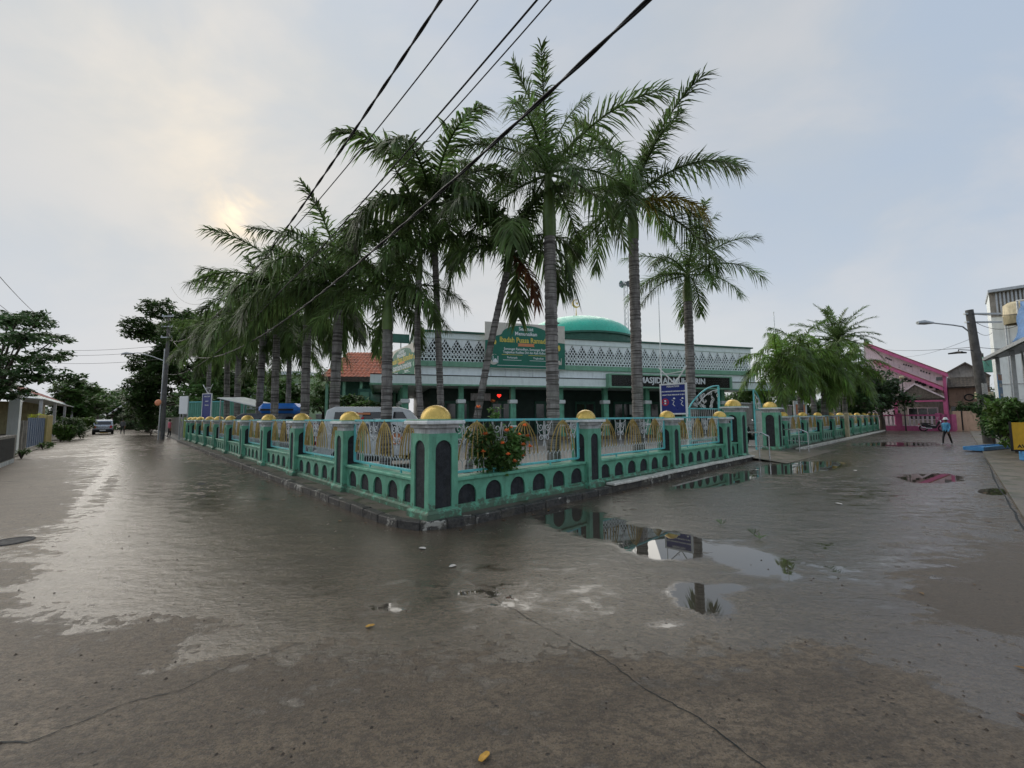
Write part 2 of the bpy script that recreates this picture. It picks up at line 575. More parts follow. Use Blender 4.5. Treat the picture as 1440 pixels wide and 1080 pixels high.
# ------------------------------------------------------------------ ground and roads
def roadmat():
    m, t, b = newmat('wet_concrete_road')
    tcn = t.nodes.new('ShaderNodeTexCoord')
    co = tcn.outputs['Object']

    def attr(n):
        a = t.nodes.new('ShaderNodeAttribute')
        a.attribute_name = n
        return a.outputs['Fac']
    big = noise(t, co, .35, 6, .6)
    midn = noise(t, mapping(t, co, rot=(0, 0, R(43)), scale=(1.0, 2.6, 1)), 1.6, 8, .66)
    sm = noise(t, co, 7, 6, .65)
    fine = noise(t, co, 75, 4, .7)
    grit = t.nodes.new('ShaderNodeTexVoronoi')
    grit.inputs['Scale'].default_value = 130
    t.links.new(co, grit.inputs['Vector'])
    pit = t.nodes.new('ShaderNodeTexVoronoi')
    pit.inputs['Scale'].default_value = 13.0
    t.links.new(mapping(t, co, rot=(0, 0, .4), scale=(1, 1.5, 1)), pit.inputs['Vector'])
    pitm = mathn(t, 'MULTIPLY', sstep(t, mathn(t, 'ADD', pit.outputs['Distance'], mathn(t, 'MULTIPLY', fine, .12)), .25, .17), sstep(t, noise(t, co, 2.7, 5, .75), .47, .60))
    pd = mathn(t, 'ADD', attr('puddle'), mathn(t, 'ADD', mathn(t, 'MULTIPLY', mathn(t, 'SUBTRACT', midn, .5), 1.05), mathn(t, 'MULTIPLY', mathn(t, 'SUBTRACT', sm, .5), .62)))
    pd = mathn(t, 'ADD', pd, mathn(t, 'MULTIPLY', mathn(t, 'SUBTRACT', fine, .5), .22))
    P = sstep(t, pd, .48, .52)
    rim = sstep(t, pd, .30, .50)
    wt = mathn(t, 'ADD', attr('wet'), mathn(t, 'ADD', mathn(t, 'MULTIPLY', mathn(t, 'SUBTRACT', midn, .5), 1.5), mathn(t, 'ADD', mathn(t, 'MULTIPLY', mathn(t, 'SUBTRACT', big, .5), .9), mathn(t, 'MULTIPLY', mathn(t, 'SUBTRACT', sm, .5), 1.1))))
    Wt = sstep(t, wt, .38, .66)
    c = mixc(t, sstep(t, big, .3, .7), (.130, .093, .058), (.220, .170, .115))
    c = mixc(t, mathn(t, 'MULTIPLY', sstep(t, midn, .42, .66), .65), c, (.060, .042, .027))
    blot = noise(t, mapping(t, co, loc=(4, 7, 0), rot=(0, 0, .5), scale=(1, 1.6, 1)), .8, 9, .7, .4)
    c = mixc(t, mathn(t, 'MULTIPLY', sstep(t, blot, .50, .58), .45), c, (.080, .056, .035))
    c = mixc(t, mathn(t, 'MULTIPLY', sstep(t, sm, .48, .68), .55), c, (.048, .037, .027))
    s18 = noise(t, mapping(t, co, rot=(0, 0, -.5), scale=(1, 1.8, 1)), 17, 6, .72)
    c = mixc(t, mathn(t, 'MULTIPLY', sstep(t, s18, .46, .58), .7), c, (.046, .034, .023))
    c = mixc(t, mathn(t, 'MULTIPLY', sstep(t, s18, .40, .30), .5), c, (.215, .180, .135))
    c = mixc(t, mathn(t, 'MULTIPLY', attr('soil'), sstep(t, sm, .28, .62, .5, .95)), c, (.105, .080, .055))
    c = mixc(t, mathn(t, 'MULTIPLY', sstep(t, grit.outputs['Color'], .60, .95), .16), c, (.36, .33, .29))
    c = mixc(t, mathn(t, 'MULTIPLY', sstep(t, fine, .50, .62), .75), c, (.040, .033, .027))
    c = mixc(t, mathn(t, 'MULTIPLY', pitm, .8), c, (.022, .020, .018))
    c = mixc(t, mathn(t, 'MULTIPLY', Wt, .35), c, (.052, .042, .033))
    c = mixc(t, mathn(t, 'MULTIPLY', rim, .3), c, (.055, .045, .034))
    c = mixc(t, P, c, (.050, .044, .034))
    t.links.new(c, b.inputs['Base Color'])
    r0 = t.nodes.new('ShaderNodeMix')
    r0.inputs[2].default_value = .50
    t.links.new(sstep(t, sm, .3, .7, .12, .28), r0.inputs[3])
    t.links.new(Wt, r0.inputs[0])
    soft = sstep(t, pd, .22, .48)
    r05 = t.nodes.new('ShaderNodeMix')
    t.links.new(mathn(t, 'MULTIPLY', soft, .8), r05.inputs[0])
    t.links.new(r0.outputs[0], r05.inputs[2])
    r05.inputs[3].default_value = .07
    r1 = t.nodes.new('ShaderNodeMix')
    t.links.new(P, r1.inputs[0])
    t.links.new(r05.outputs[0], r1.inputs[2])
    r1.inputs[3].default_value = .015
    t.links.new(r1.outputs[0], b.inputs['Roughness'])
    b.inputs['IOR'].default_value = 1.5
    t.links.new(sstep(t, Wt, 0, 1, .5, .95), b.inputs['Specular IOR Level'])
    broom = noise(t, mapping(t, co, rot=(0, 0, R(-28)), scale=(1, 24, 1)), 3.0, 3, .6)
    gr = mathn(t, 'ADD', mathn(t, 'MULTIPLY', fine, .55), mathn(t, 'MULTIPLY', broom, .5))
    h = mathn(t, 'ADD', mathn(t, 'MULTIPLY', sm, .8), mathn(t, 'MULTIPLY', gr, sstep(t, Wt, 0, 1, .85, .24)))
    h = mathn(t, 'ADD', h, mathn(t, 'MULTIPLY', s18, sstep(t, Wt, 0, 1, .9, .42)))
    h = mathn(t, 'SUBTRACT', h, mathn(t, 'MULTIPLY', pitm, .9))
    h = mathn(t, 'ADD', h, mathn(t, 'MULTIPLY', midn, 1.5))
    bn = t.nodes.new('ShaderNodeBump')
    bn.inputs['Distance'].default_value = .02
    t.links.new(h, bn.inputs['Height'])
    inv = mathn(t, 'MULTIPLY', mathn(t, 'SUBTRACT', 1.0, P), mathn(t, 'SUBTRACT', 1.0, mathn(t, 'MULTIPLY', soft, .72)))
    t.links.new(mathn(t, 'MULTIPLY', inv, sstep(t, Wt, 0, 1, .9, .55)), bn.inputs['Strength'])
    t.links.new(bn.outputs[0], b.inputs['Normal'])
    return m


def soilmat(name, c0, c1, rough=.75, bump=.6, patch=None):
    m, t, b = newmat(name)
    tcn = t.nodes.new('ShaderNodeTexCoord')
    co = tcn.outputs['Object']
    n1 = noise(t, co, .9, 8, .65)
    n2 = noise(t, co, 14, 6, .7)
    c = mixc(t, sstep(t, n1, .35, .65), c0, c1)
    c = mixc(t, mathn(t, 'MULTIPLY', sstep(t, n2, .5, .7), .5), c, tuple(x * .4 for x in c0))
    if patch:
        c = mixc(t, sstep(t, noise(t, co, 2.3, 6), .52, .62), c, patch)
    t.links.new(c, b.inputs['Base Color'])
    t.links.new(sstep(t, n1, .3, .7, rough - .25, rough + .1), b.inputs['Roughness'])
    bn = t.nodes.new('ShaderNodeBump')
    bn.inputs['Strength'].default_value = bump
    bn.inputs['Distance'].default_value = .02
    t.links.new(n2, bn.inputs['Height'])
    t.links.new(bn.outputs[0], b.inputs['Normal'])
    return m


MT['road'] = roadmat()
MT['soil'] = soilmat('damp_soil', (.075, .060, .042), (.12, .10, .075), patch=(.05, .065, .03))
MT['yard'] = soilmat('yard_paving', (.16, .15, .14), (.22, .21, .19), .6, .25)
MT['pave'] = soilmat('damp_concrete_pavement', (.13, .11, .085), (.18, .155, .12), .6, .4, patch=(.085, .085, .05))
MT['strip'] = soilmat('mossy_kerb_strip', (.085, .07, .055), (.15, .13, .10), .8, .5, patch=(.045, .06, .028))

g = MB()
g.add([(-700, -300, -.06), (700, -300, -.06), (700, 900, -.06), (-700, 900, -.06)], [(0, 1, 2, 3)])
struct(g.build('ground', MT['soil']))


def spaced(pts):
    out = [pts[0][0]]
    for (x0, st), (x1, _) in zip(pts[:-1], pts[1:]):
        n = max(1, int(round((x1 - x0) / st)))
        out += [x0 + (x1 - x0) * (i + 1) / n for i in range(n)]
    return out


gx = np.array(spaced([(-120, 8), (-40, .8), (-20, .12), (-8, .09), (10, .12), (24, .3), (50, 2), (120, 0)]))
gy = np.array(spaced([(-40, 8), (-2, .4), (1, .07), (9, .09), (14, .13), (24, .35), (50, 2), (140, 0)]))
XX, YY = np.meshgrid(gx, gy)
nxg, nyg = len(gx), len(gy)
verts = np.stack([XX.ravel(), YY.ravel(), np.zeros(XX.size)], 1)
cmn = np.array(CM)
cc = (verts - np.array([0, 0, CAM_H])) @ cmn
dep = np.maximum(-cc[:, 2], .2)
PU = 720 + FPX * cc[:, 0] / dep
PV = 540 - FPX * cc[:, 1] / dep
ok = -cc[:, 2] > .5


def field(blobs, hard):
    out = np.zeros(len(PU))
    for (u, v, ru, rv, ang, val) in blobs:
        a = R(ang)
        x, y = PU - u, PV - v
        xr = (x * math.cos(a) + y * math.sin(a)) / ru
        yr = (-x * math.sin(a) + y * math.cos(a)) / rv
        d2 = xr * xr + yr * yr
        if hard:
            out = np.maximum(out, np.clip(val * (1.5 - np.sqrt(d2)), 0, 1))
        else:
            out = out + val * np.exp(-d2)
    out[~ok] = 0.15
    return out


puddles = [(828, 737, 74, 18, 12, 1), (930, 765, 72, 20, 8, 1), (1058, 789, 70, 17, 14, .95), (985, 844, 50, 23, 18, .76),
           (1008, 676, 62, 8, -8, 1), (1125, 658, 62, 8, -4, 1), (1312, 673, 46, 7, 0, 1), (1398, 692, 24, 5, 3, .9),
           (1262, 625, 70, 4, 0, .6), (700, 835, 280, 75, 0, .30), (1160, 790, 230, 70, 0, .31), (540, 850, 160, 60, 0, .29), (1250, 700, 180, 50, 0, .29), (300, 700, 160, 60, 0, .28),
           (1015, 828, 40, 10, 0, .6),
           (940, 878, 40, 9, 0, .45)]
wets = [(190, 700, 70, 90, 20, .3), (260, 770, 170, 80, 0, .38), (120, 830, 170, 40, 0, .40), (420, 700, 110, 60, 25, .32), (560, 830, 200, 90, 0, .26),
        (290, 925, 130, 22, -10, .35), (1200, 740, 260, 90, 0, .24), (1330, 900, 230, 55, 24, .55), (1080, 870, 170, 60, 0, .28), (820, 830, 140, 70, 0, .30),
        (1250, 650, 180, 40, 0, .2), (340, 1000, 60, 30, 0, .2), (1420, 960, 110, 60, 20, .4), (700, 815, 430, 95, 0, .42), (500, 730, 160, 40, 0, .3), (175, 668, 5, 45, 24, .5), (200, 660, 5, 50, 34, .5), (130, 690, 5, 60, 40, .45), (235, 660, 70, 14, 0, .3), (1000, 715, 260, 50, 0, .25),
        (1390, 840, 120, 55, -12, -.75), (130, 1010, 300, 110, 0, -.40), (700, 1060, 420, 80, 0, -.22), (1150, 1050, 350, 90, 10, -.30),
        (30, 700, 70, 40, 0, -.55), (0, 810, 50, 26, 0, -.45), (165, 690, 34, 36, 0, -.35), (1250, 1000, 220, 45, 22, -.35)]
soils = [(1395, 835, 120, 62, -10, .95), (1440, 1000, 260, 60, 20, .35), (20, 690, 70, 35, 0, .7), (60, 900, 200, 60, 0, .35), (165, 690, 34, 40, 0, .5), (0, 812, 50, 26, 0, .6),
         (540, 980, 300, 90, 0, .2), (1080, 690, 110, 26, 0, .45), (1120, 648, 60, 10, 0, .8), (1010, 712, 70, 10, -10, .4), (640, 800, 110, 60, 0, .3)]
la = (verts[:, 0] - CX) * dRx + (verts[:, 1] - CY) * dRy
lb = -(verts[:, 0] - CX) * dRy + (verts[:, 1] - CY) * dRx
silt = np.zeros(len(PU))
for dist, inside in ((np.abs(la + .62), lb > -.6), (np.abs(lb + .5), la > -.6), (np.abs(lb + 6.1), la > -3), (np.abs(la + 6.8), lb > 6)):
    silt = np.maximum(silt, np.where(inside, .75 * np.exp(-(dist / .55) ** 2), 0))
fp, fw, fs_ = field(puddles, True), np.clip(.42 + field(wets, False), 0, 1), np.clip(field(soils, False) + silt, 0, 1)
ii = np.arange(nxg * nyg).reshape(nyg, nxg)
quads = np.stack([ii[:-1, :-1].ravel(), ii[:-1, 1:].ravel(), ii[1:, 1:].ravel(), ii[1:, :-1].ravel()], 1)
me = bpy.data.meshes.new('road')
me.vertices.add(len(verts))
me.vertices.foreach_set('co', verts.astype(np.float32).ravel())
me.loops.add(quads.size)
me.loops.foreach_set('vertex_index', quads.astype(np.int32).ravel())
me.polygons.add(len(quads))
me.polygons.foreach_set('loop_start', np.arange(0, quads.size, 4, dtype=np.int32))
me.update(calc_edges=True)
for nm, arr in (('puddle', fp), ('wet', fw), ('soil', fs_)):
    at = me.attributes.new(nm, 'FLOAT', 'POINT')
    at.data.foreach_set('value', arr.astype(np.float32))
me.materials.append(MT['road'])
road = struct(put('road', me))


def polytop(name, pts, z, thick, mat, kind='structure'):
    mb = MB()
    n = len(pts)
    vs = [(p[0], p[1], z) for p in pts] + [(p[0], p[1], z - thick) for p in pts]
    fs = [tuple(range(n))] + [(i, i + n, (i + 1) % n + n, (i + 1) % n) for i in range(n)]
    mb.add(vs, fs)
    return mb.build(name, mat, kind=kind)


kerbline = [(-.62, 33.2), (-.62, .62), (-.56, .10), (-.40, -.26), (-.06, -.46), (.40, -.52), (13.0, -.47)]
yard_out = [W(*p) for p in [(-.48, 33.2), (-.48, .66), (-.43, .16), (-.30, -.16), (0, -.33), (.42, -.38), (13.0, -.33), (13.0, .3), (17.0, .3), (17.0, -.40), (51, -.40), (51, 75), (-.48, 75)]]
polytop('yard', yard_out, .10, .2, MT['yard'])
strip_out = [W(*p) for p in [(-.49, 33.2), (-.49, .66), (-.44, .16), (-.30, -.17), (0, -.34), (.42, -.39), (13.0, -.34), (13.0, .2), (.3, .2), (.2, .3), (.2, 33.2)]]
polytop('kerb_verge', strip_out, .106, .05, MT['strip'])
# gate apron sloping from the road to the yard
ap = MB()
ap.add([W(12.6, -1.6, .006), W(20.5, -1.7, .006), W(17.6, -.2, .11), W(13.0, -.2, .11), W(13.0, .35, .112), W(17.1, .35, .112)], [(0, 1, 2, 3), (3, 2, 5, 4)])
struct(ap.build('gate_apron', MT['pave']))

# kerb: single stones, flaking black and white
def kerbmat():
    m, t, b = newmat('flaking_kerb_paint')
    co, rn = rndcoord(t)
    n1 = noise(t, co, 5, 7, .7)
    n2 = noise(t, co, 18, 5, .7)
    c = mixc(t, sstep(t, n2, .35, .65), (.022, .021, .02), (.075, .07, .062))
    f = mathn(t, 'MULTIPLY', sstep(t, mathn(t, 'ADD', n1, mathn(t, 'MULTIPLY', rn, .06)), .60, .66), .75)
    c = mixc(t, f, c, (.50, .48, .42))
    c = mixc(t, mathn(t, 'MULTIPLY', sstep(t, noise(t, co, 3, 5), .5, .65), .5), c, (.12, .105, .075))
    t.links.new(c, b.inputs['Base Color'])
    b.inputs['Roughness'].default_value = .6
    bn = t.nodes.new('ShaderNodeBump')
    bn.inputs['Strength'].default_value = .8
    bn.inputs['Distance'].default_value = .02
    t.links.new(n2, bn.inputs['Height'])
    t.links.new(bn.outputs[0], b.inputs['Normal'])
    return m


MT['kerb'] = kerbmat()
MT['kerbwhite'] = pm('dirty_white_kerb_paint', (.66, .64, .57), .65, .2, 6, .3, 40, dirt=.4, dirtcol=(.10, .085, .06))
kerb = struct(put('kerb', None))
kerb.location = W(0, 0)
kerb.rotation_euler = (0, 0, TH)
L = 0.0
pts = [Vector((p[0], p[1], 0)) for p in kerbline]
segs = []
for p, q in zip(pts[:-1], pts[1:]):
    ln = (q - p).length
    n = max(1, round(ln / .52))
    for i in range(n):
        segs.append((p.lerp(q, i / n), p.lerp(q, (i + 1) / n)))
for p, q in segs:
    d = (q - p)
    ln = d.length
    rz = math.atan2(d.y, d.x)
    late = p.x > 4.0
    jit = random.uniform(-.008, .008)
    m = MB()
    h = .125 + jit
    m.box(.006, ln - .006, 0, .15, -.1, h, bev=.014)
    # roughen the stone a little
    m.v = [(x + random.uniform(-.004, .004), y + random.uniform(-.006, .006), z + random.uniform(-.005, .005)) for x, y, z in m.v]
    m.build('kerb_stone', MT['kerb'], kerb, loc=(p.x, p.y, 0), rz=rz + random.uniform(-.01, .01))
    if late:
        t2 = MB()
        t2.box(0, ln, -.05, .17, h + .010, h + .062, bev=.01)
        t2.build('kerb_edging', MT['kerbwhite'], kerb, loc=(p.x, p.y, 0), rz=rz)
# edging beyond the gate
for i in range(16):
    a0 = 18.6 + i * 2.0
    m = MB()
    m.box(a0 + .01, a0 + 1.99, -.62, -.47, -.1, .12, bev=.012)
    m.build('kerb_stone', MT['kerbwhite'], kerb)
mv = MB()
mv.add([W(18.5, -.48, .104), W(51, -.48, .104), W(51, .2, .104), W(18.5, .2, .104)], [(0, 1, 2, 3)])
struct(mv.build('kerb_verge', MT['strip']))

# right-hand verge and left-hand verge
polytop('pavement', [W(-2.5, -6.15), W(60, -6.15), W(60, -14), W(-2.5, -14)], .05, .15, MT['pave'])
polytop('verge', [W(-6.9, 10), W(-6.9, 36.5), W(-15, 36.5), W(-15, 10)], .05, .15, MT['pave'])
polytop('verge', [W(-6.9, 42.0), W(-6.9, 110), W(-15, 110), W(-15, 42.0)], .05, .15, MT['soil'])
polytop('verge', [W(-.3, 42.0), W(20, 42.0), W(20, 110), W(-.3, 110)], .05, .15, MT['soil']) if False else None

# cracks and joints in the slab (thin dark gaps)
def crack(pix, w0, w1, wig=3.0):
    pts = []
    for (u0, v0), (u1, v1) in zip(pix[:-1], pix[1:]):
        n = max(2, int(math.hypot(u1 - u0, v1 - v0) / 9))
        for i in range(n):
            t = i / n
            pts.append((u0 + (u1 - u0) * t + random.uniform(-wig, wig) * .5, v0 + (v1 - v0) * t + random.uniform(-wig, wig) * .35))
    pts.append(pix[-1])
    w3 = [G(u, v, .003) for u, v in pts]
    m = MB()
    vs, fs = [], []
    for i, p in enumerate(w3):
        d = (w3[min(i + 1, len(w3) - 1)] - w3[max(i - 1, 0)]).normalized()
        nrm = Vector((-d.y, d.x, 0))
        w = (w0 + (w1 - w0) * i / (len(w3) - 1)) * random.uniform(.45, 1.25) * .5
        vs += [p + nrm * w, p - nrm * w]
    for i in range(len(w3) - 1):
        fs.append((2 * i, 2 * i + 1, 2 * i + 3, 2 * i + 2))
    m.add(vs, fs)
    o = m.build('crack', MT['dark'], road)
    return o


crack([(800, 900), (850, 925), (905, 968), (985, 1010), (1050, 1060), (1085, 1085)], .006, .010)
crack([(640, 802), (700, 845), (790, 895)], .003, .005)
crack([(0, 1042), (40, 1044), (100, 1020), (180, 988), (260, 968), (325, 935), (420, 905)], .009, .004)
crack([(0, 678), (60, 676), (110, 671)], .02, .02)
crack([(450, 650), (300, 655), (180, 662)], .01, .02) if False else None
crack([(1440, 745), (1408, 690), (1385, 645)], .03, .03)

# ------------------------------------------------------------------ the fence
def arch_pts(cx, z0, w, ztop, n=12):
    r = w / 2
    zs = ztop - r
    pts = [(cx - r, z0), (cx - r, zs)]
    for i in range(1, n):
        a = PI - PI * i / n
        pts.append((cx + r * math.cos(a), zs + r * 1.0 * math.sin(a)))
    pts += [(cx + r, zs), (cx + r, z0)]
    return pts


def arch_cell(mb, x0, x1, z0, z1, cx, az0, w, ztop, y, depth, M=None):
    ap_ = arch_pts(cx, az0, w, ztop)
    ax0, ax1 = cx - w / 2, cx + w / 2
    q = lambda a, b, c, d: mb.add([a, b, c, d], [(0, 1, 2, 3)], False, M)
    zs = ztop - w / 2
    q((x0, y, z0), (ax0, y, z0), (ax0, y, zs), (x0, y, zs))
    q((ax1, y, z0), (x1, y, z0), (x1, y, zs), (ax1, y, zs))
    q((ax0, y, z0), (ax1, y, z0), (ax1, y, az0), (ax0, y, az0))
    arc = ap_[1:-1]
    n = len(arc)
    for i in range(n - 1):
        (xa, za), (xb, zb) = arc[i], arc[i + 1]
        ta = x0 + (x1 - x0) * i / (n - 1)
        tb = x0 + (x1 - x0) * (i + 1) / (n - 1)
        q((xa, y, za), (xb, y, zb), (tb, y, z1), (ta, y, z1))
    mb.add([(x0, y, zs), (ax0, y, zs), (x0, y, z1)], [(0, 1, 2)], False, M)
    mb.add([(ax1, y, zs), (x1, y, zs), (x1, y, z1)], [(0, 1, 2)], False, M)
    m = len(ap_)
    for i in range(m):
        a, b_ = ap_[i], ap_[(i + 1) % m]
        q((a[0], y, a[1]), (a[0], y + depth, a[1]), (b_[0], y + depth, b_[1]), (b_[0], y, b_[1]))


def pillar_meshes(w, zsh):
    """shaft with arch recesses on its four sides, standing at z=0 of its own frame"""
    hw = w / 2
    sh = MB()
    pl = .13
    for k in range(4):
        M = Matrix.Rotation(k * PI / 2, 4, 'Z')
        arch_cell(sh, -hw, hw, pl, zsh, 0, pl + .03, w * .56, zsh - .10, -hw, .022, M)
    e = .045
    sh.box(-hw - e, hw + e, -hw - e, hw + e, -.02, pl - .03, bev=.01)
    sh.add([(-hw - e, -hw - e, pl - .03), (hw + e, -hw - e, pl - .03), (hw + e, hw + e, pl - .03), (-hw - e, hw + e, pl - .03),
            (-hw, -hw, pl), (hw, -hw, pl), (hw, hw, pl), (-hw, hw, pl)], [(0, 1, 5, 4), (1, 2, 6, 5), (2, 3, 7, 6), (3, 0, 4, 7)])
    sh.add([(-hw, -hw, zsh), (hw, -hw, zsh), (hw, hw, zsh), (-hw, hw, zsh)], [(0, 1, 2, 3)])
    pan = MB()
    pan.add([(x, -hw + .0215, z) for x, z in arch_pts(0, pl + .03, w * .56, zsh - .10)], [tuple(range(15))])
    nk = MB()
    nk.box(-hw + .035, hw - .035, -hw + .035, hw - .035, zsh, zsh + .085)
    nk.box(-hw - .015, hw + .015, -hw - .015, hw + .015, zsh + .082, zsh + .135, bev=.008)
    cp = MB()
    cp.box(-hw - .085, hw + .085, -hw - .085, hw + .085, zsh + .137, zsh + .195, bev=.012)
    gp = MB()
    gp.box(-hw - .06, hw + .06, -hw - .06, hw + .06, zsh + .195, zsh + .216, bev=.005)
    r = w * .46
    dm = MB()
    prof = [(r * math.cos(a), zsh + .214 + r * .92 * math.sin(a)) for a in [PI / 2 * i / 9 for i in range(9)]] + [(.001, zsh + .214 + r * .92)]
    dm.lathe(prof, 22)
    return dict(pillar=sh.mesh('pillar', MT['green']), arch_panel=pan.mesh('arch_panel', MT['arch']), neck=nk.mesh('neck', MT['capgrey']),
                cap=cp.mesh('cap', MT['capwhite']), cap_plate=gp.mesh('cap_plate', MT['ledge']), dome=dm.mesh('dome', MT['gold']))


PM_small, PM_corner, PM_gate = pillar_meshes(.46, 1.24), pillar_meshes(.52, 1.26), pillar_meshes(.60, 1.62)


def add_pillar(fence, ms, x, y, sides=(0, 1, 2, 3), rz=0.0):
    p = put('pillar', ms['pillar'], fence, (x, y, .10), rz)
    for nm in ('neck', 'cap', 'cap_plate', 'dome'):
        c = put(nm, ms[nm], p)
        if nm == 'dome':
            c.rotation_euler = (random.uniform(-.03, .03), random.uniform(-.03, .03), random.uniform(0, 6))
    for k in sides:
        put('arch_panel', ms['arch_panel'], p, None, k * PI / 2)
    return p


def bay_meshes(ln, narch):
    """low wall and railing of one bay, x from 0 to ln, street side at -y"""
    wl = MB()
    t = .13
    z0, z1 = .0, .50
    pit = ln / narch
    for i in range(narch):
        cx = pit * (i + .5)
        arch_cell(wl, pit * i, pit * (i + 1), .10, z1, cx, .135, min(.36, pit * .66), .44, -t, .03)
    wl.box(0, ln, -t - .035, t, -.05, .075)
    wl.add([(0, -t - .035, .075), (ln, -t - .035, .075), (ln, -t, .10), (0, -t, .10)], [(0, 1, 2, 3)])
    wl.add([(0, t, .07), (ln, t, .07), (ln, t, z1), (0, t, z1)], [(0, 3, 2, 1)])
    wl.box(0, ln, -t - .045, t + .045, z1, z1 + .055, bev=.012)
    pn = MB()
    aw = min(.36, pit * .66)
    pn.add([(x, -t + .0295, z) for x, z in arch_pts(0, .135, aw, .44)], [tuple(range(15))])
    # railing frame
    fr = MB()
    zb, zt = .62, 1.45
    rr = .021
    g = .05
    fr.box(g, ln - g, -rr, rr, zt - rr, zt + rr, bev=.005)
    fr.box(g, ln - g, -rr, rr, zb - rr, zb + rr, bev=.005)
    for x in (g, ln - g):
        fr.box(x - rr, x + rr, -rr, rr, zb, zt)
    for x in (ln * .28, ln * .72):
        fr.box(x - .015, x + .015, -.012, .012, z1 + .05, zb)
    for x, zz in ((g, zb + .2), (g, zt - .2), (ln - g, zb + .2), (ln - g, zt - .2)):
        sg = -1 if x < ln / 2 else 1
        fr.box(min(x, x + sg * .055), max(x, x + sg * .055), -.012, .012, zz - .012, zz + .012)
    # upright bars (thin, silver) and pickets joined by chevrons
    br = MB()
    nb = int(ln / .115)
    for i in range(1, nb):
        x = g + (ln - 2 * g) * i / nb
        br.tube([(x, 0, zb), (x, 0, zb + .145)], .006, 4, False, False)
        if i % 2 == 0:
            br.tube([(x, .012, zb + .1), (x, .012, zt)], .0045, 4, False, False)
    for i in range(1, nb - 1):
        x0 = g + (ln - 2 * g) * i / nb
        x1 = g + (ln - 2 * g) * (i + 1) / nb
        xm = (x0 + x1) / 2
        br.tube([(x0, 0, zb + .14), (xm, -.004, zb + .215), (x1, 0, zb + .14)], .008, 4, False, False)
    # scrolls: one mirrored pair, set between the fans
    sc = MB()

    def spiral(cx, cz, r0, a0, turns, sgn, tail):
        pts = []
        n = 22
        for i in range(n + 1):
            s = i / n
            r = r0 * (.18 + .82 * s)
            a = a0 + sgn * turns * 2 * PI * s
            pts.append((cx + r * math.cos(a), -.01, cz + r * math.sin(a)))
        x, _, z = pts[-1]
        pts.append(((x + tail[0]) / 2 + .02 * sgn, -.01, (z + tail[1]) / 2))
        pts.append((tail[0], -.01, tail[1]))
        sc.tube(pts, .0085, 5, False)
    nf = 3 if ln > 2 else 1
    fans = [ln * (k + .5) / nf for k in range(nf)]
    valleys = [g + .24] + [(fans[i] + fans[i + 1]) / 2 for i in range(nf - 1)] + [ln - g - .24]
    if nf == 1:
        valleys = []
    for vx in (0.0,):
        for sg in (-1, 1):
            spiral(vx + sg * .10, zt - .15, .085, -PI / 2, 1.35, sg, (vx + sg * .22, zt - .02))
            spiral(vx + sg * .085, zt - .36, .070, PI / 2, 1.3, sg, (vx + sg * .16, zt - .22))
            sc.tube([(vx, -.01, zt - .03), (vx + sg * .025, -.01, zt - .22), (vx, -.01, zt - .40), (vx + sg * .03, -.01, zt - .52)], .0085, 5, False)
    fan = MB()
    nr = 7
    for i in range(nr):
        s = -1 + 2 * i / (nr - 1)
        hw = min(.37, ln * .122)
        pts = []
        for k in range(9):
            q = k / 8
            sp = math.sin(q * PI / 2) ** .75
            bulge = -.03 * math.sqrt(max(0, 1 - s * s)) * sp - .012
            pts.append((s * hw * sp, bulge, zt - .02 - .62 * (q ** 1.15)))
        fan.tube(pts, .0115, 5, True)
    fan.tube([(0, -.015, zt - .05), (0, -.015, zt + .004)], [.022, .014], 8, True)
    return dict(low_wall=wl.mesh('low_wall', MT['green']), arch_panel=pn.mesh('arch_panel', MT['arch']), railing=fr.mesh('railing', MT['teal']),
                pickets=br.mesh('picket_row', MT['silver']), scroll=sc.mesh('scrollwork', MT['silver']), fan=fan.mesh('gold_rod_fan', MT['goldrod']),
                ln=ln, n=narch, pit=pit, fans=fans, valleys=valleys)


def add_bay(fence, bm, x, y, rz):
    w = put('low_wall', bm['low_wall'], fence, (x, y, .10), rz)
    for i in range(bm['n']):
        put('arch_panel', bm['arch_panel'], w, (bm['pit'] * (i + .5), 0, 0))
    r = put('railing', bm['railing'], fence, (x, y, .10), rz)
    put('picket_row', bm['pickets'], r)
    for vx in bm['valleys']:
        put('scrollwork', bm['scroll'], r, (vx, 0, 0))
    for fx in bm['fans']:
        put('gold_rod_fan', bm['fan'], r, (fx, 0, 0))
    return w, r


BAY_L = bay_meshes(3.30 - .46, 5)
BAY_L1 = bay_meshes(3.30 - .49, 5)
BAY_R = bay_meshes(3.80 - .46, 6)
BAY_R1 = bay_meshes(3.85 - .49, 6)
BAY_F = bay_meshes(3.46 - .46, 5)
BAY_S = bay_meshes(1.3 - .53, 1)
BAY_E = bay_meshes(2.3 - .46, 4)
BAY_S2 = bay_meshes(1.6 - .53, 2)

# along the left-hand street: local x runs from far end towards the corner so that -y faces the street
fl = thing('fence', 'long green fence with gold domed pillars along the street with the parked car', 'fence', W(0, 0), TH, 'green fences with gold domes')
add_pillar(fl, PM_corner, 0, 0)
for k in range(1, 10):
    add_pillar(fl, PM_small, 0, 3.3 * k)
for k in range(9):
    y_far = 3.3 * (k + 1) - .23
    add_bay(fl, BAY_L1 if k == 0 else BAY_L, 0, y_far, -PI / 2)
add_pillar(fl, PM_small, 0, 32.0)
add_bay(fl, BAY_E, 0, 32.0 - .23, -PI / 2)

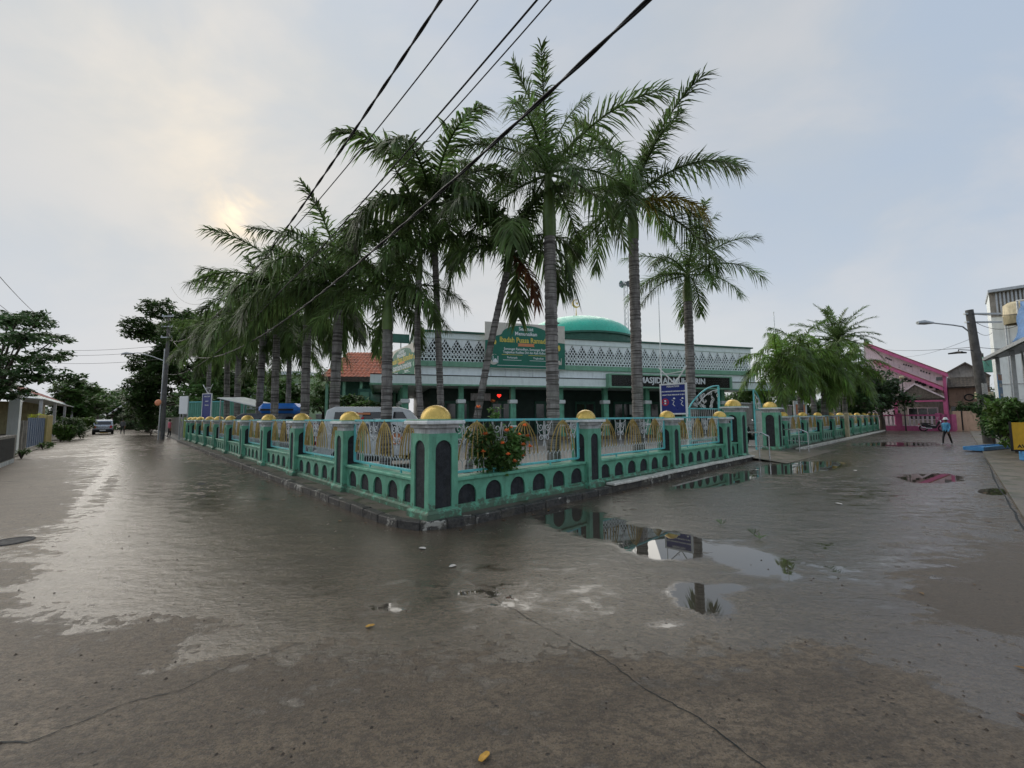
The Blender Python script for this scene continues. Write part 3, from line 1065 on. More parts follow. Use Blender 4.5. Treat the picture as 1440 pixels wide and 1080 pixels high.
fr_ = thing('fence', 'green fence with gold domed pillars between the corner pillar and the open gate', 'fence', W(0, 0), TH, 'green fences with gold domes')
for a in (3.85, 7.65, 11.45):
    add_pillar(fr_, PM_small, a, 0)
add_pillar(fr_, PM_gate, 12.75, 0)
add_bay(fr_, BAY_R1, .26, 0, 0)
add_bay(fr_, BAY_R, 4.08, 0, 0)
add_bay(fr_, BAY_R, 7.88, 0, 0)
add_bay(fr_, BAY_S, 11.68, 0, 0)
fo = thing('fence', 'green fence with gold domed pillars running from the gate towards the pink house', 'fence', W(0, 0), TH, 'green fences with gold domes')
add_pillar(fo, PM_gate, 17.15, 0)
for k in range(10):
    add_pillar(fo, PM_small, 18.75 + 3.46 * k, 0)
for k in range(9):
    add_bay(fo, BAY_F, 18.75 + 3.46 * k + .23, 0, 0)
add_bay(fo, BAY_S2, 17.45, 0, 0)

# gate leaves, swung open
def gate_leaf(mirror, a, rz, label):
    t = thing('gate_leaf', label, 'gate', W(a, .55), TH + rz, 'open gate leaves')
    s = mirror
    w, zl, zh = 2.2, 1.85, 2.72
    f = MB()
    top = [(0, zh)]
    n = 12
    for i in range(n + 1):
        q = i / n
        top.append((s * w * q, zl + (zh - zl) * math.cos(q * PI / 2) ** .8 if q < 1 else zl))
    f.tube([(x, 0, z) for x, z in top[1:]], .028, 6)
    f.box(min(0, s * .06), max(0, s * .06), -.03, .03, .04, zh)
    f.box(min(s * w, s * (w - .05)), max(s * w, s * (w - .05)), -.025, .025, .04, zl)
    f.box(min(0, s * w), max(0, s * w), -.022, .022, .06, .11)
    f.box(min(0, s * w), max(0, s * w), -.022, .022, .72, .76)
    f.box(min(0, s * w), max(0, s * w), -.022, .022, zl - .02, zl + .02)
    f.build('frame', MT['teal'], t)
    b = MB()
    for i in range(1, 16):
        x = s * w * i / 16
        q = i / 16
        zt = zl + (zh - zl) * math.cos(q * PI / 2) ** .8
        b.tube([(x, 0, .1), (x, 0, zl)], .009, 4, False)
    inner = [(x * .84 + s * .04, z - .16) for x, z in top[1:-2]]
    b.tube([(x, 0, z) for x, z in inner], .014, 5)
    rng = random.Random(3)
    for i in range(34):
        q = rng.uniform(.05, .85)
        zt = zl + (zh - zl) * math.cos(q * PI / 2) ** .8
        z = rng.uniform(zl + .06, max(zl + .1, zt - .08))
        r = rng.uniform(.05, .10)
        a0 = rng.uniform(0, 6)
        pts = []
        for k in range(15):
            sK = k / 14
            pts.append((s * w * q + r * (.25 + .75 * sK) * math.cos(a0 + 7.5 * sK), 0, z + r * (.25 + .75 * sK) * math.sin(a0 + 7.5 * sK)))
        b.tube(pts, .010, 4, False)
    b.build('scrollwork', MT['silver'], t)
    return t


gate_leaf(-1, 12.85, R(-5), 'teal arched gate leaf swung open near the blue warning sign')
gate_leaf(1, 16.75, R(8), 'teal arched gate leaf swung open beside the parked motorbike')


def handrail(a, b0, label):
    h = MB()
    p = [(0, 0, .95), (0, -.95, .95), (0, -1.35, .84)]
    h.tube([(0, .05, .92), (0, -.52, .92), (0, -.58, .915), (0, -.82, .80)], .024, 8)
    for y, z in ((-.5, .92), (-.82, .80)):
        h.tube([(0, y, -.1), (0, y, z)], .024, 8)
    h.tube([(0, -.05, .45), (0, -.81, .42)], .014, 6)
    o = h.build('handrail', MT['chrome'], None, W(a, b0, .06), TH)
    tag(o, label, 'handrail', 'steel handrails at the gate')


handrail(13.08, -.15, 'bent stainless steel handrail leading from the gate pier beside the motorbike')
handrail(17.5, -.38, 'bent stainless steel handrail in front of the far gate pier')


# ------------------------------------------------------------------ frames for buildings
class Fr:
    """a facade frame: x along the facade, -y towards the street, pixels turned into places on its plane"""

    def __init__(s, o, rz):
        s.o = Vector((o[0], o[1], 0))
        s.rz = rz
        s.ex = Vector((math.cos(rz), math.sin(rz), 0))
        s.ey = Vector((-math.sin(rz), math.cos(rz), 0))

    def p(s, u, v, y=0.0):
        d = ray(u, v)
        c = Vector((0, 0, CAM_H))
        n = s.ey
        t = ((s.o + s.ey * y - c).dot(n)) / d.dot(n)
        q = c + d * t
        return (q - s.o).dot(s.ex), q.z

    def x(s, u, y=0.0, v=560):
        return s.p(u, v, y)[0]

    def z(s, u, v, y=0.0):
        return s.p(u, v, y)[1]

    def w(s, x, y, z=0.0):
        return s.o + s.ex * x + s.ey * y + Vector((0, 0, z))


# ------------------------------------------------------------------ the mosque
b0 = G(552, 540.3, 3.5)
MF = Fr(b0, R(17.4))
mos = thing('mosque', 'white and green mosque hall with a lattice parapet and green dome', 'mosque', (b0.x, b0.y, 0), R(17.4))
XR = 28.3
XL = -1.2


def mbox(name, mat, *a, bev=0.0, parent=None):
    return MB().box(*a, bev=bev).build(name, mat, parent or mos)


mbox('floor_slab', MT['pave'], XL + .3, XR - .3, .3, 21, 0, .32)
mbox('canopy_roof', MT['mintwhite'], XL, XR, .08, 4.6, 3.62, 4.02)
mbox('canopy_roof', MT['mintwhite'], XL, 3.2, 4.6, 21, 3.62, 4.02)
fas = mbox('fascia', MT['mintwhite'], XL, XR, 0, .1, 3.55, 4.05, bev=.01)
mbox('fascia_trim', MT['ledge'], XL - .02, XR + .02, -.03, .12, 3.46, 3.56, parent=fas)
mbox('fascia_trim', MT['dark'], XL, XR, -.02, .12, 4.052, 4.10, parent=fas)
fas = mbox('fascia', MT['mintwhite'], XL - .02, XL + .08, .1, 21, 3.55, 4.05, bev=.01)
mbox('fascia_trim', MT['ledge'], XL - .05, XL + .1, .12, 21, 3.46, 3.56, parent=fas)
PX0, PX1, PY = 1.3, 27.0, .9
mbox('upper_band', MT['white'], PX0, PX1, PY - .35, 20, 4.10, 4.66)
mbox('ledge', MT['ledge'], PX0 - .1, PX1 + .1, PY - .5, 20, 4.66, 4.97, bev=.02)
mbox('parapet_core', MT['dark'], PX0 + .05, PX1 - .05, PY + .22, 20, 4.97, 6.42)  # shade behind the lattice put into the near-black colour of this wall
pb = mbox('parapet_band', MT['mintwhite'], PX0, PX1, PY - .08, 20, 6.42, 6.80, bev=.02)
mbox('parapet_cap', MT['green_dark'], PX0 - .12, PX1 + .12, PY - .2, 20.1, 6.80, 6.90, parent=pb)
# lattice panels
lw = .71
nl = int((PX1 - PX0) / lw)
lw = (PX1 - PX0) / nl
lat = MB()
Hh = 1.45
sp = lw / 3.4
bars = []
for k in range(-12, 18):
    for sg in (-1, 1):
        # diagonal line x = k*sp + sg * z*.8 clipped to the panel
        x_at = lambda z: k * sp + sg * z * .62
        zs = []
        for xx in (0, lw):
            z = (xx - k * sp) / (sg * .62)
            if 0 <= z <= Hh:
                zs.append(z)
        for z in (0, Hh):
            if 0 <= x_at(z) <= lw:
                zs.append(z)
        zs = sorted(zs)
        if len(zs) >= 2 and zs[-1] - zs[0] > .05:
            za, zb = zs[0], zs[-1]
            hw = .027
            yo = .0 if sg > 0 else .004
            lat.add([(x_at(za) - hw, yo, za), (x_at(za) + hw, yo, za), (x_at(zb) + hw, yo, zb), (x_at(zb) - hw, yo, zb),
                     (x_at(za) - hw, yo + .06, za), (x_at(za) + hw, yo + .06, za), (x_at(zb) + hw, yo + .06, zb), (x_at(zb) - hw, yo + .06, zb)],
                    [(0, 1, 2, 3), (0, 3, 7, 4), (1, 5, 6, 2)])
for z in (.0, .24, .48):
    lat.box(0, lw, -.004, .05, z, z + .04)
lat.prism([(0, .82), (lw / 2, Hh), (0, Hh)], -.02, .05)
lat.prism([(lw, .82), (lw, Hh), (lw / 2, Hh)], -.02, .05)
latm = lat.mesh('lattice_panel', MT['white'])
for i in range(nl):
    put('lattice_panel', latm, mos, (PX0 + i * lw, PY, 4.97))
for i in range(int(19 / lw)):
    put('lattice_panel', latm, mos, (PX0, PY + lw + i * lw, 4.97), -PI / 2)
# columns
colm, capm = MB(), MB()
colm.box(-.19, .19, -.19, .19, .32, 2.45, bev=.02)
colm.box(-.15, .15, -.15, .15, 2.70, 3.62)
colm.box(-.25, .25, -.25, .25, .30, .55, bev=.02)
capm.box(-.27, .27, -.27, .27, 2.45, 2.70, bev=.04)
collar = MB().box(-.215, .215, -.215, .215, .98, 1.08).mesh('collar', MT['white'])
colm, capm = colm.mesh('column', MT['green']), capm.mesh('capital', MT['white'])
xs = [MF.x(569.6, .9)]
st = MF.x(648, .9) - xs[0]
nc = 0
x = xs[0]
while x < XR - .5:
    c = put('column', colm, mos, (x, .9, 0))
    put('capital', capm, c)
    put('collar', collar, c)
    x += st
for k in range(1, 6):
    c = put('column', colm, mos, (xs[0], .9 + st * k, 0))
    put('capital', capm, c)
    put('collar', collar, c)
# hall wall with door openings
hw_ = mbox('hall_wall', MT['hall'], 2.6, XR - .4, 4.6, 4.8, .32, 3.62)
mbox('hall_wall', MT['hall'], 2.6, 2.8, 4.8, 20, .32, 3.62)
k = 0
x = 3.6
while x < XR - 3:
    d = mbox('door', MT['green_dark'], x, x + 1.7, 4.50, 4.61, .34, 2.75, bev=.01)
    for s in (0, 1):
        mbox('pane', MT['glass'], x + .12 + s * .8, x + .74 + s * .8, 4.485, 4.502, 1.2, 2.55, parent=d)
    x += st
# notice board, heart shaped red light
nb_ = MF.p(890, 575, 4.3)
mbox('notice', MT['txtwhite'], nb_[0] - .22, nb_[0] + .22, 4.43, 4.45, nb_[1] - .45, nb_[1] + .35)
ns = MF.p(668, 552, 3.6)
mbox('notice', MT['capgrey'], ns[0] - .3, ns[0] + 1.1, 3.6, 3.64, 2.75, 3.25)
hp = MF.p(702, 556.5, 2.0)
hm = MB()
hpts = [(.13 * math.sin(a) ** 3 * 1.1, .0085 * (13 * math.cos(a) - 5 * math.cos(2 * a) - 2 * math.cos(3 * a) - math.cos(4 * a))) for a in [2 * PI * i / 24 for i in range(24)]]
hm.prism(hpts, 0, .05)
o = hm.build('led_sign', emitm('red_led', (.8, .03, .02), .9), None, MF.w(hp[0], 2.0, hp[1]), MF.rz)
tag(o, 'small red glowing heart shaped light hanging in the mosque porch', 'light')

# name board over the entrance
sx0, sx1 = MF.x(856, -.3), MF.x(1029, -.3)
zb, zt = 3.48, 4.42
sb = thing('name_board', 'black name board in a sage green frame above the mosque entrance', 'sign', MF.w((sx0 + sx1) / 2, -.32, zb), MF.rz)
hwid = (sx1 - sx0) / 2
f = MB()
f.box(-hwid, hwid, -.1, .34, 0, .10, bev=.01)
f.box(-hwid, hwid, -.1, .34, zt - zb - .09, zt - zb, bev=.01)
f.box(-hwid, -hwid + .18, -.1, .34, .1, zt - zb - .09)
f.box(hwid - .18, hwid, -.1, .34, .1, zt - zb - .09)
f.build('frame', MT['ledge'], sb)
MB().box(-hwid + .18, hwid - .18, -.02, .3, .1, zt - zb - .09).build('face', MT['signblack'], sb)
text('MASJID AL-MUHAJIRIN', .56, MT['txtwhite'], sb, Matrix.Translation((.0, -.03, .53)), extr=.02, bold=.012, sx=.98)

# banners
def banner(name, label, o, rz, w, h, full=True):
    t = thing(name, label, 'banner', o, rz, 'green festival banners on the mosque roof')
    MB().box(-w / 2, w / 2, 0, .06, 0, h).build('board', MT['bannercream'], t)
    s = w / 4.9
    gp = [(-w / 2 + .01, .03)]
    gp += [(w / 2 - .01, .03), (w / 2 - .01, h * .60), (w / 2 - .55 * s, h * .62), (w / 2 - .62 * s, h * .70), (w / 2 - .9 * s, h * .73)]
    for i in range(0, 15):
        a = PI * i / 14
        gp.append(((w / 2 - 1.0 * s) * math.cos(a) * 1.0, h * .76 + h * .20 * math.sin(a)))
    gp += [(-w / 2 + .9 * s, h * .73), (-w / 2 + .62 * s, h * .70), (-w / 2 + .55 * s, h * .62), (-w / 2 + .01, h * .60)]
    MB().prism(gp, -.008, .0).build('green_print', MT['bannergreen'], t)
    M = lambda x, z: Matrix.Translation((x * s, -.012, z * h / 2.75))
    kx = .95
    text('Selamat', .30 * s, MT['txtwhite'], t, M(0, 2.42), bold=.006, sx=kx)
    text('Menunaikan', .30 * s, MT['txtwhite'], t, M(0, 2.12), bold=.006, sx=kx)
    text('Ibadah Puasa Ramadhan', .42 * s, MT['txtgold'], t, M(.05, 1.72), bold=.010, sx=.82)
    MB().prism([(-.52 * s, 1.36 * h / 2.75), (.52 * s, 1.36 * h / 2.75), (.46 * s, 1.45 * h / 2.75), (.52 * s, 1.54 * h / 2.75), (-.52 * s, 1.54 * h / 2.75), (-.46 * s, 1.45 * h / 2.75)], -.012, -.008).build('ribbon', MT['orange'], t)
    text('Semangat Ramadhan, Semangat Berbagi', .20 * s, MT['txtwhite'], t, M(.05, 1.18), bold=.003, sx=.88)
    text('Tingkatkan Kualitas Diri dan Raih Ridho-Nya', .20 * s, MT['txtwhite'], t, M(.05, .98), bold=.003, sx=.80)
    m = MB()
    for xx, zz, ww, mm in ((-.85, .82, .62, 0), (.75, .82, .62, 0)):
        m.box((xx - ww) * s, (xx + ww) * s, -.011, -.008, zz * h / 2.75, (zz + .025) * h / 2.75)
    m.build('rule_line', MT['txtgold'], t)
    m = MB()
    for xx, zz, ww in ((-.85, .50, .55), (.75, .50, .55), (0, .17, 1.75)):
        m.box((xx - ww) * s, (xx + ww) * s, -.011, -.008, zz * h / 2.75, (zz + .025) * h / 2.75)
    m.build('rule_line', MT['txtwhite'], t)
    text('Perbanyak', .15 * s, MT['txtwhite'], t, M(-.85, .66), bold=.002)
    text('Tingkatkan', .15 * s, MT['txtwhite'], t, M(.75, .66), bold=.002)
    for sg in (-1, 1):
        # crescent with little mosque, lanterns
        cx, cz, r = sg * -1.95 * s, .52 * h / 2.75, .30 * s
        if sg > 0:
            pts = [(cx + r * math.cos(a), cz + r * math.sin(a)) for a in [R(60) + R(260) * i / 20 for i in range(21)]]
            pts += [(cx + .09 * s + r * .78 * math.cos(a), cz + .06 * s + r * .78 * math.sin(a)) for a in [R(300) - R(225) * i / 20 for i in range(21)]]
            mc = MB()
            for i in range(20):
                (xa, za), (xb, zb_), (xc, zc), (xd, zd) = pts[i], pts[i + 1], pts[40 - i], pts[41 - i]
                mc.add([(xa, -.012, za), (xb, -.012, zb_), (xc, -.012, zc), (xd, -.012, zd)], [(0, 1, 2, 3)])
            mc.build('crescent', MT['bannercream'], t)
        mm_ = MB()
        mm_.box(cx - .02 * s, cx + .22 * s, -.012, -.008, cz - .2 * s, cz - .05 * s)
        mm_.prism([(cx + .10 * s + .09 * s * math.cos(a), cz - .05 * s + .11 * s * math.sin(a)) for a in [PI * i / 8 for i in range(9)]], -.012, -.008)
        for dx in (-.05, .23):
            mm_.box(cx + dx * s, cx + (dx + .035) * s, -.012, -.008, cz - .2 * s, cz + .2 * s)
        mm_.build('mosque_print', MT['txtwhite'] if sg > 0 else MT['bannercream'], t)
        ml = MB()
        for lx, lz, lr in ((-2.05, 1.35, .10), (-1.86, 1.55, .075)):
            ml.prism([((-sg) * -lx * s + lr * 1.0 * s * math.cos(a), (lz + lr * 2.0 * math.sin(a)) * h / 2.75) for a in [2 * PI * i / 6 for i in range(6)]], -.012, -.008)
        ml.build('lantern_print', MT['txtgold'], t)
    return t


bx0, bx1 = MF.x(682, .3), MF.x(795.5, .3)
bn = banner('banner', 'large green festival banner in front of the lattice parapet below the dome', MF.w((bx0 + bx1) / 2, .28, 4.62), MF.rz, bx1 - bx0, 2.9)
mm_ = MB()
for i in range(6):
    xx = -2.3 + i * .92
    mm_.box(xx - .015, xx + .015, .06, .10, -.6, 2.6)
mm_.build('support_post', MT['metal'], bn)
mm_ = MB()
for xx in (-1.0, 1.7):
    mm_.tube([(xx, .05, 2.7), (xx + .2, -.1, 2.95), (xx + .38, -.25, 3.05)], .012, 5)
    mm_.box(xx + .33, xx + .47, -.36, -.22, 2.98, 3.04)
mm_.build('spotlight', MT['black'], bn)
e1, e0 = D(589, 527, 24.2), D(551, 527, 28.6)
dv = (e1 - e0)
e0 = e1 - dv * 1.22
ang = math.atan2(dv.y, dv.x)
wb = math.hypot(e1.x - e0.x, e1.y - e0.y)
bl = banner('banner', 'green festival banner on the side roof of the mosque above the row of columns', Vector(((e0.x + e1.x) / 2, (e0.y + e1.y) / 2, 4.06)), ang, wb, 2.1)
gsn = D(564, 476, 27.5)
gs = MB().box(-.55, .55, 0, .08, -.3, .3).build('sign_panel', MT['green_dark'], None, gsn, R(20))
tag(gs, 'small dark green panel standing above the side banner', 'sign')
gst = MB().box(-.03, .03, .08, .14, -2.3, .25)
gst.build('post', MT['green_dark'], gs)

# dome with finial
dc = D(811, 478, 36.0)
dr = 76 / 585 * 36.0 * 1.02
dt = thing('dome', 'shiny green sheet metal dome with a crescent finial on the mosque roof', 'dome', (dc.x, dc.y, 6.85), MF.rz)
zap = D(811, 448.5, 36.0).z - 6.85
prof = [(dr * math.cos(a), 1.25 + (zap - 1.25) * math.sin(a)) for a in [PI / 2 * i / 14 for i in range(14)]] + [(.02, zap)]
MB().lathe(prof, 48).build('shell', MT['domegreen'], dt)
MB().lathe([(dr * 1.01, 0), (dr * 1.01, 1.1), (dr * 1.04, 1.12), (dr * 1.04, 1.27), (dr * .98, 1.28)], 48, False).build('drum', MT['green_dark'], dt)
fz = zap
mf = MB()
mf.lathe([(.13, fz - .05), (.05, fz + .35), (.025, fz + .9), (.02, fz + 1.0)], 8)
fin = mf.build('finial', MT['gold'], dt)
cr = MB()
czz, rr_ = fz + 1.36, .38
outr = [(rr_ * math.cos(a), rr_ * math.sin(a)) for a in [R(60) + R(300) * i / 24 for i in range(25)]]
inr = [(.07 * 1 + .30 * math.cos(a), .05 + .30 * math.sin(a)) for a in [R(55) + R(310) * i / 24 for i in range(25)]]
for i in range(24):
    for y in (-.04, .04):
        cr.add([(outr[i][0], y, czz + outr[i][1]), (outr[i + 1][0], y, czz + outr[i + 1][1]), (inr[i + 1][0], y, czz + inr[i + 1][1]), (inr[i][0], y, czz + inr[i][1])], [(0, 1, 2, 3)])
    cr.add([(outr[i][0], -.04, czz + outr[i][1]), (outr[i + 1][0], -.04, czz + outr[i + 1][1]), (outr[i + 1][0], .04, czz + outr[i + 1][1]), (outr[i][0], .04, czz + outr[i][1])], [(0, 1, 2, 3)])
cr.build('crescent', MT['gold'], fin)
stp = [((.16 if i % 2 == 0 else .065) * math.cos(PI / 2 + i * PI / 5) + .1, czz + .04 + (.16 if i % 2 == 0 else .065) * math.sin(PI / 2 + i * PI / 5)) for i in range(10)]
MB().prism(stp, -.03, .03).build('star', MT['gold'], fin)

# thin mast with loudspeakers, flag poles
ms_ = D(882, 500, 34)
t = thing('loudspeaker_mast', 'slim lattice mast with loudspeakers rising behind the mosque parapet', 'mast', (ms_.x, ms_.y, 6.7))
zt = D(882, 395, 34).z - 6.7
m = MB()
for dx, dy in ((-.16, -.1), (.16, -.1), (0, .17)):
    m.tube([(dx, dy, 0), (dx, dy, zt)], .025, 5)
nst = int(zt / .45)
for i in range(nst):
    z = i * .45
    m.tube([(-.16, -.1, z), (.16, -.1, z + .45)], .014, 4)
    m.tube([(.16, -.1, z), (0, .17, z + .45)], .014, 4)
m.build('lattice', MT['metal'], t)
for k in range(4):
    a = k * PI / 2 + .4
    c = MB().lathe([(.05, 0), (.08, .15), (.26, .42), (.27, .44)], 10)
    s = c.build('loudspeaker', MT['metal'], t)
    s.matrix_local = Matrix.Translation((0, 0, zt - .1 - .1 * k)) @ Matrix.Rotation(a, 4, 'Z') @ Matrix.Rotation(PI / 2, 4, 'Y')
for (u, v0, yy, lab) in ((932, 411, 20.0, 'tall thin white flagpole in the yard beside the blue warning sign'), (1096.5, 442, 21.0, 'thin white flagpole rising behind the bright green palm')):
    q = D(u, 587, yy)
    zt = D(u, v0, yy).z
    mfp = MB().tube([(0, 0, 0), (0, 0, zt * .5), (0, 0, zt)], [.035, .028, .016], 6)
    mfp.lathe([(.03, zt), (.03, zt + .03), (.001, zt + .06)], 6)
    mfp.box(-.15, .15, -.15, .15, 0, .12)
    tag(mfp.build('flagpole', MT['white'], None, (q.x, q.y, .1)), lab, 'flagpole')

# ------------------------------------------------------------------ signs in the yard
def vee_sign(o, rz, w, h, zb, label, rows, icons, name='warning_sign'):
    t = thing(name, label, 'sign', o, rz)
    p = MB()
    p.tube([(w / 2 - .03, 0, 0), (w / 2 - .03, 0, zb + h)], .032, 8)
    p.tube([(-w / 2 + .03, 0, .0), (-w / 2 + .03, 0, zb + h)], .025, 8) if w < 1 else None
    p.build('post', MT['white'], t)
    f_ = MB()
    for z in (zb, zb + h - .05):
        f_.box(-w / 2, w / 2, -.03, .03, z, z + .05)
    for x in (-w / 2, w / 2 - .05):
        f_.box(x, x + .05, -.03, .03, zb + .05, zb + h - .05)
    f_.build('frame', MT['txtwhite'], t)
    MB().box(-w / 2 + .05, w / 2 - .05, -.015, .015, zb + .05, zb + h - .05).build('face', MT['signblue'], t)
    v = MB()
    v.tube([(w * .08, 0, zb + h - .02), (-w * .52, 0, zb + h + w * .62)], .022, 6)
    v.tube([(w * .08, 0, zb + h - .02), (w * .52, 0, zb + h + w * .62)], .022, 6)
    v.tube([(-w * .25, 0, zb + h + w * .36), (w * .36, 0, zb + h + w * .42)], .014, 6)
    v.build('bracket', MT['txtwhite'], t)
    for s, z, sz in rows:
        text(s, sz, MT['txtwhite'], t, Matrix.Translation((0, -.018, zb + h * z)), bold=.002, sx=.9)
    for kx, kind in icons:
        m = MB()
        if kind == 'no':
            n = 18
            for i in range(n):
                a, b_ = 2 * PI * i / n, 2 * PI * (i + 1) / n
                m.add([(kx + r * math.cos(q), -.019, zb + h * .40 + r * math.sin(q)) for r, q in ((.12, a), (.12, b_), (.09, b_), (.09, a))], [(0, 1, 2, 3)])
            m.box(kx - .11, kx + .11, -.021, -.016, zb + h * .40 - .012, zb + h * .40 + .012)
            m.build('icon', MT['red'], t)
            m2 = MB().box(kx - .03, kx + .03, -.0185, -.015, zb + h * .40 - .07, zb + h * .40 + .07)
            m2.build('icon', MT['txtwhite'], t)
        else:
            m.tube([(kx - .05, -.018, zb + h * .47), (kx + .03, -.018, zb + h * .42), (kx - .02, -.018, zb + h * .33), (kx + .05, -.018, zb + h * .27)], .012, 5)
            m.lathe([(.03, -.03), (.035, 0), (.001, .03)], 8, M=Matrix.Translation((kx + .03, -.012, zb + h * .52)))
            m.build('icon', MT['txtwhite'], t)
    return t


q0, q1 = D(929.5, 588, 13.9), D(967.5, 588, 13.3)
wv = math.hypot(q1.x - q0.x, q1.y - q0.y)
zb_, zt_ = D(948, 583, 13.6).z, D(948, 539, 13.6).z
vee_sign(((q0.x + q1.x) / 2, (q0.y + q1.y) / 2, .1), math.atan2(q1.y - q0.y, q1.x - q0.x), wv, zt_ - zb_, zb_ - .1,
         'blue warning board with white lettering and pictograms on white posts between two palms',
         [('PERHATIAN', .90, .085), ('ANDA MEMASUKI KAWASAN MASJID', .74, .055), ('HARAP TIDAK MEROKOK DI SINI', .63, .055)], [(-.27, 'no'), (.0, 'a'), (.27, 'b')])
q = D(290, 588, 27.5)
vee_sign((q.x, q.y, .1), R(-22), .95, 1.75, 1.45, 'narrow blue board with a forked white bracket near the green hoarding', [('PERHATIAN', .88, .12), ('HARAP', .7, .11), ('TENANG', .55, .11)], [], 'notice_board')
q = D(1126.5, 588, 23.5)
t = thing('notice_board', 'small white framed poster board on a post behind the fence beyond the gate', 'sign', (q.x, q.y, .1), R(10))
MB().box(-.42, .42, 0, .05, 1.45, 2.3).build('frame', MT['txtwhite'], t)
MB().box(-.30, .30, -.01, 0, 1.52, 2.1).build('poster', MT['orange'], t)
MB().tube([(0, .03, 0), (0, .03, 1.5)], .03, 6).build('post', MT['white'], t)
q = G(1192.5, 617)
mcp = MB().box(-.11, .11, -.11, .11, -.05, 1.72, bev=.02)
mcp.box(-.13, .13, -.13, .13, 1.60, 1.66, bev=.01)
tag(mcp.build('bollard_post', MT['cream'], None, (q.x, q.y, 0), TH), 'weathered cream concrete post standing on the road edge against the fence', 'post')

# ------------------------------------------------------------------ palms
def frond_mesh(name, mat, L, elev, droop, nl, leaf, wid, plume, seed, hang=.35):
    """one frond leaving the crown along +x at the given elevation, sagging with its own weight"""
    rg = random.Random(seed)
    mb = MB()
    n = 22
    pts, p, ph = [], Vector((0, 0, 0)), elev
    side = rg.uniform(-.12, .12)
    yaw = 0.0
    tans = []
    for i in range(n + 1):
        s = i / n
        pts.append(p.copy())
        ph = elev - droop * s ** 1.35
        ph = max(ph, R(-88))
        yaw = side * s
        tv = Vector((math.cos(ph) * math.cos(yaw), math.cos(ph) * math.sin(yaw), math.sin(ph)))
        tans.append(tv)
        p = p + tv * (L / n)
    mb.tube(pts, [.032 * (1 - i / n) ** .8 * (L / 2.6) + .004 for i in range(n + 1)], 5, False)
    for i in range(nl):
        s = .10 + .90 * (i + rg.uniform(-.3, .3)) / nl
        s = min(max(s, .08), .995)
        k = s * n
        i0 = min(int(k), n - 1)
        b = pts[i0].lerp(pts[i0 + 1], k - i0)
        tv = tans[i0]
        sv = Vector((0, 0, 1)).cross(tv)
        if sv.length < 1e-3:
            sv = Vector((0, 1, 0))
        sv.normalize()
        nv = tv.cross(sv).normalized()
        if nv.z < 0:
            nv = -nv
        ll = leaf * (.35 + .65 * math.sin(PI * min(.97, .16 + .78 * s)) ** .7) * rg.uniform(.62, 1.15)
        al = R(70 - 38 * s) + rg.uniform(-.15, .15)
        for sg in (-1, 1):
            be = rg.uniform(-plume, plume) + R(14)
            dv = tv * math.cos(al) + (sv * sg * math.cos(be) + nv * math.sin(be)) * math.sin(al)
            dv.normalize()
            hg = hang * rg.uniform(.6, 1.5)
            m1 = b + dv * ll * .5 + Vector((0, 0, -hg * ll * .22))
            tip = b + dv * ll * (1 - .12 * hg) + Vector((0, 0, -hg * ll * .85))
            wv = dv.cross(nv if abs(dv.dot(nv)) < .9 else tv)
            wv.normalize()
            w = wid * rg.uniform(.8, 1.15) * .5
            mb.add([b - wv * w * .6, b + wv * w * .6, m1 + wv * w, m1 - wv * w, tip], [(0, 1, 2, 3), (3, 2, 4)])
    return mb.mesh(name, mat)


ELEVS = [80, 60, 42, 25, 8, -12, -30]
FR = {}


def frond_set(style):
    if style in FR:
        return FR[style]
    out = []
    for j, e in enumerate(ELEVS):
        for sd in (0, 1):
            s = hash((style, j, sd)) % 1000 if False else (len(style) * 131 + j * 17 + sd * 7)
            if style == 'royal':
                me_ = frond_mesh('frond', MT['frond'], 2.9, R(e), R(44 + 11 * j) if j < 5 else R(52), 88, .70, .034, R(55), s, .50)
            elif style == 'fox':
                me_ = frond_mesh('frond', MT['frond'], 2.8, R(e), R(58 + 9 * j) if j < 5 else R(46), 104, .58, .040, R(75), s, .60)
            elif style == 'arch':
                me_ = frond_mesh('frond', MT['frond'], 2.7, R(e), R(76 + 12 * j) if j < 5 else R(62), 84, .80, .052, R(28), s, .75)
            elif style == 'bright':
                me_ = frond_mesh('frond', MT['frond2'], 2.7, R(e), R(70 + 10 * j) if j < 5 else R(54), 84, .72, .050, R(45), s, .80)
            else:  # date
                me_ = frond_mesh('frond', MT['frond'], 3.2, R(e), R(34 + 5 * j), 60, .60, .055, R(25), s, .2)
            out.append((e, me_))
    FR[style] = out
    return out


DEADM = frond_mesh('frond', MT['frond_dead'], 1.9, R(-40), R(50), 46, .50, .055, R(30), 5, .8)
YELM = frond_mesh('frond', MT['frond_yellow'], 2.3, R(12), R(88), 64, .58, .045, R(35), 6, .7)


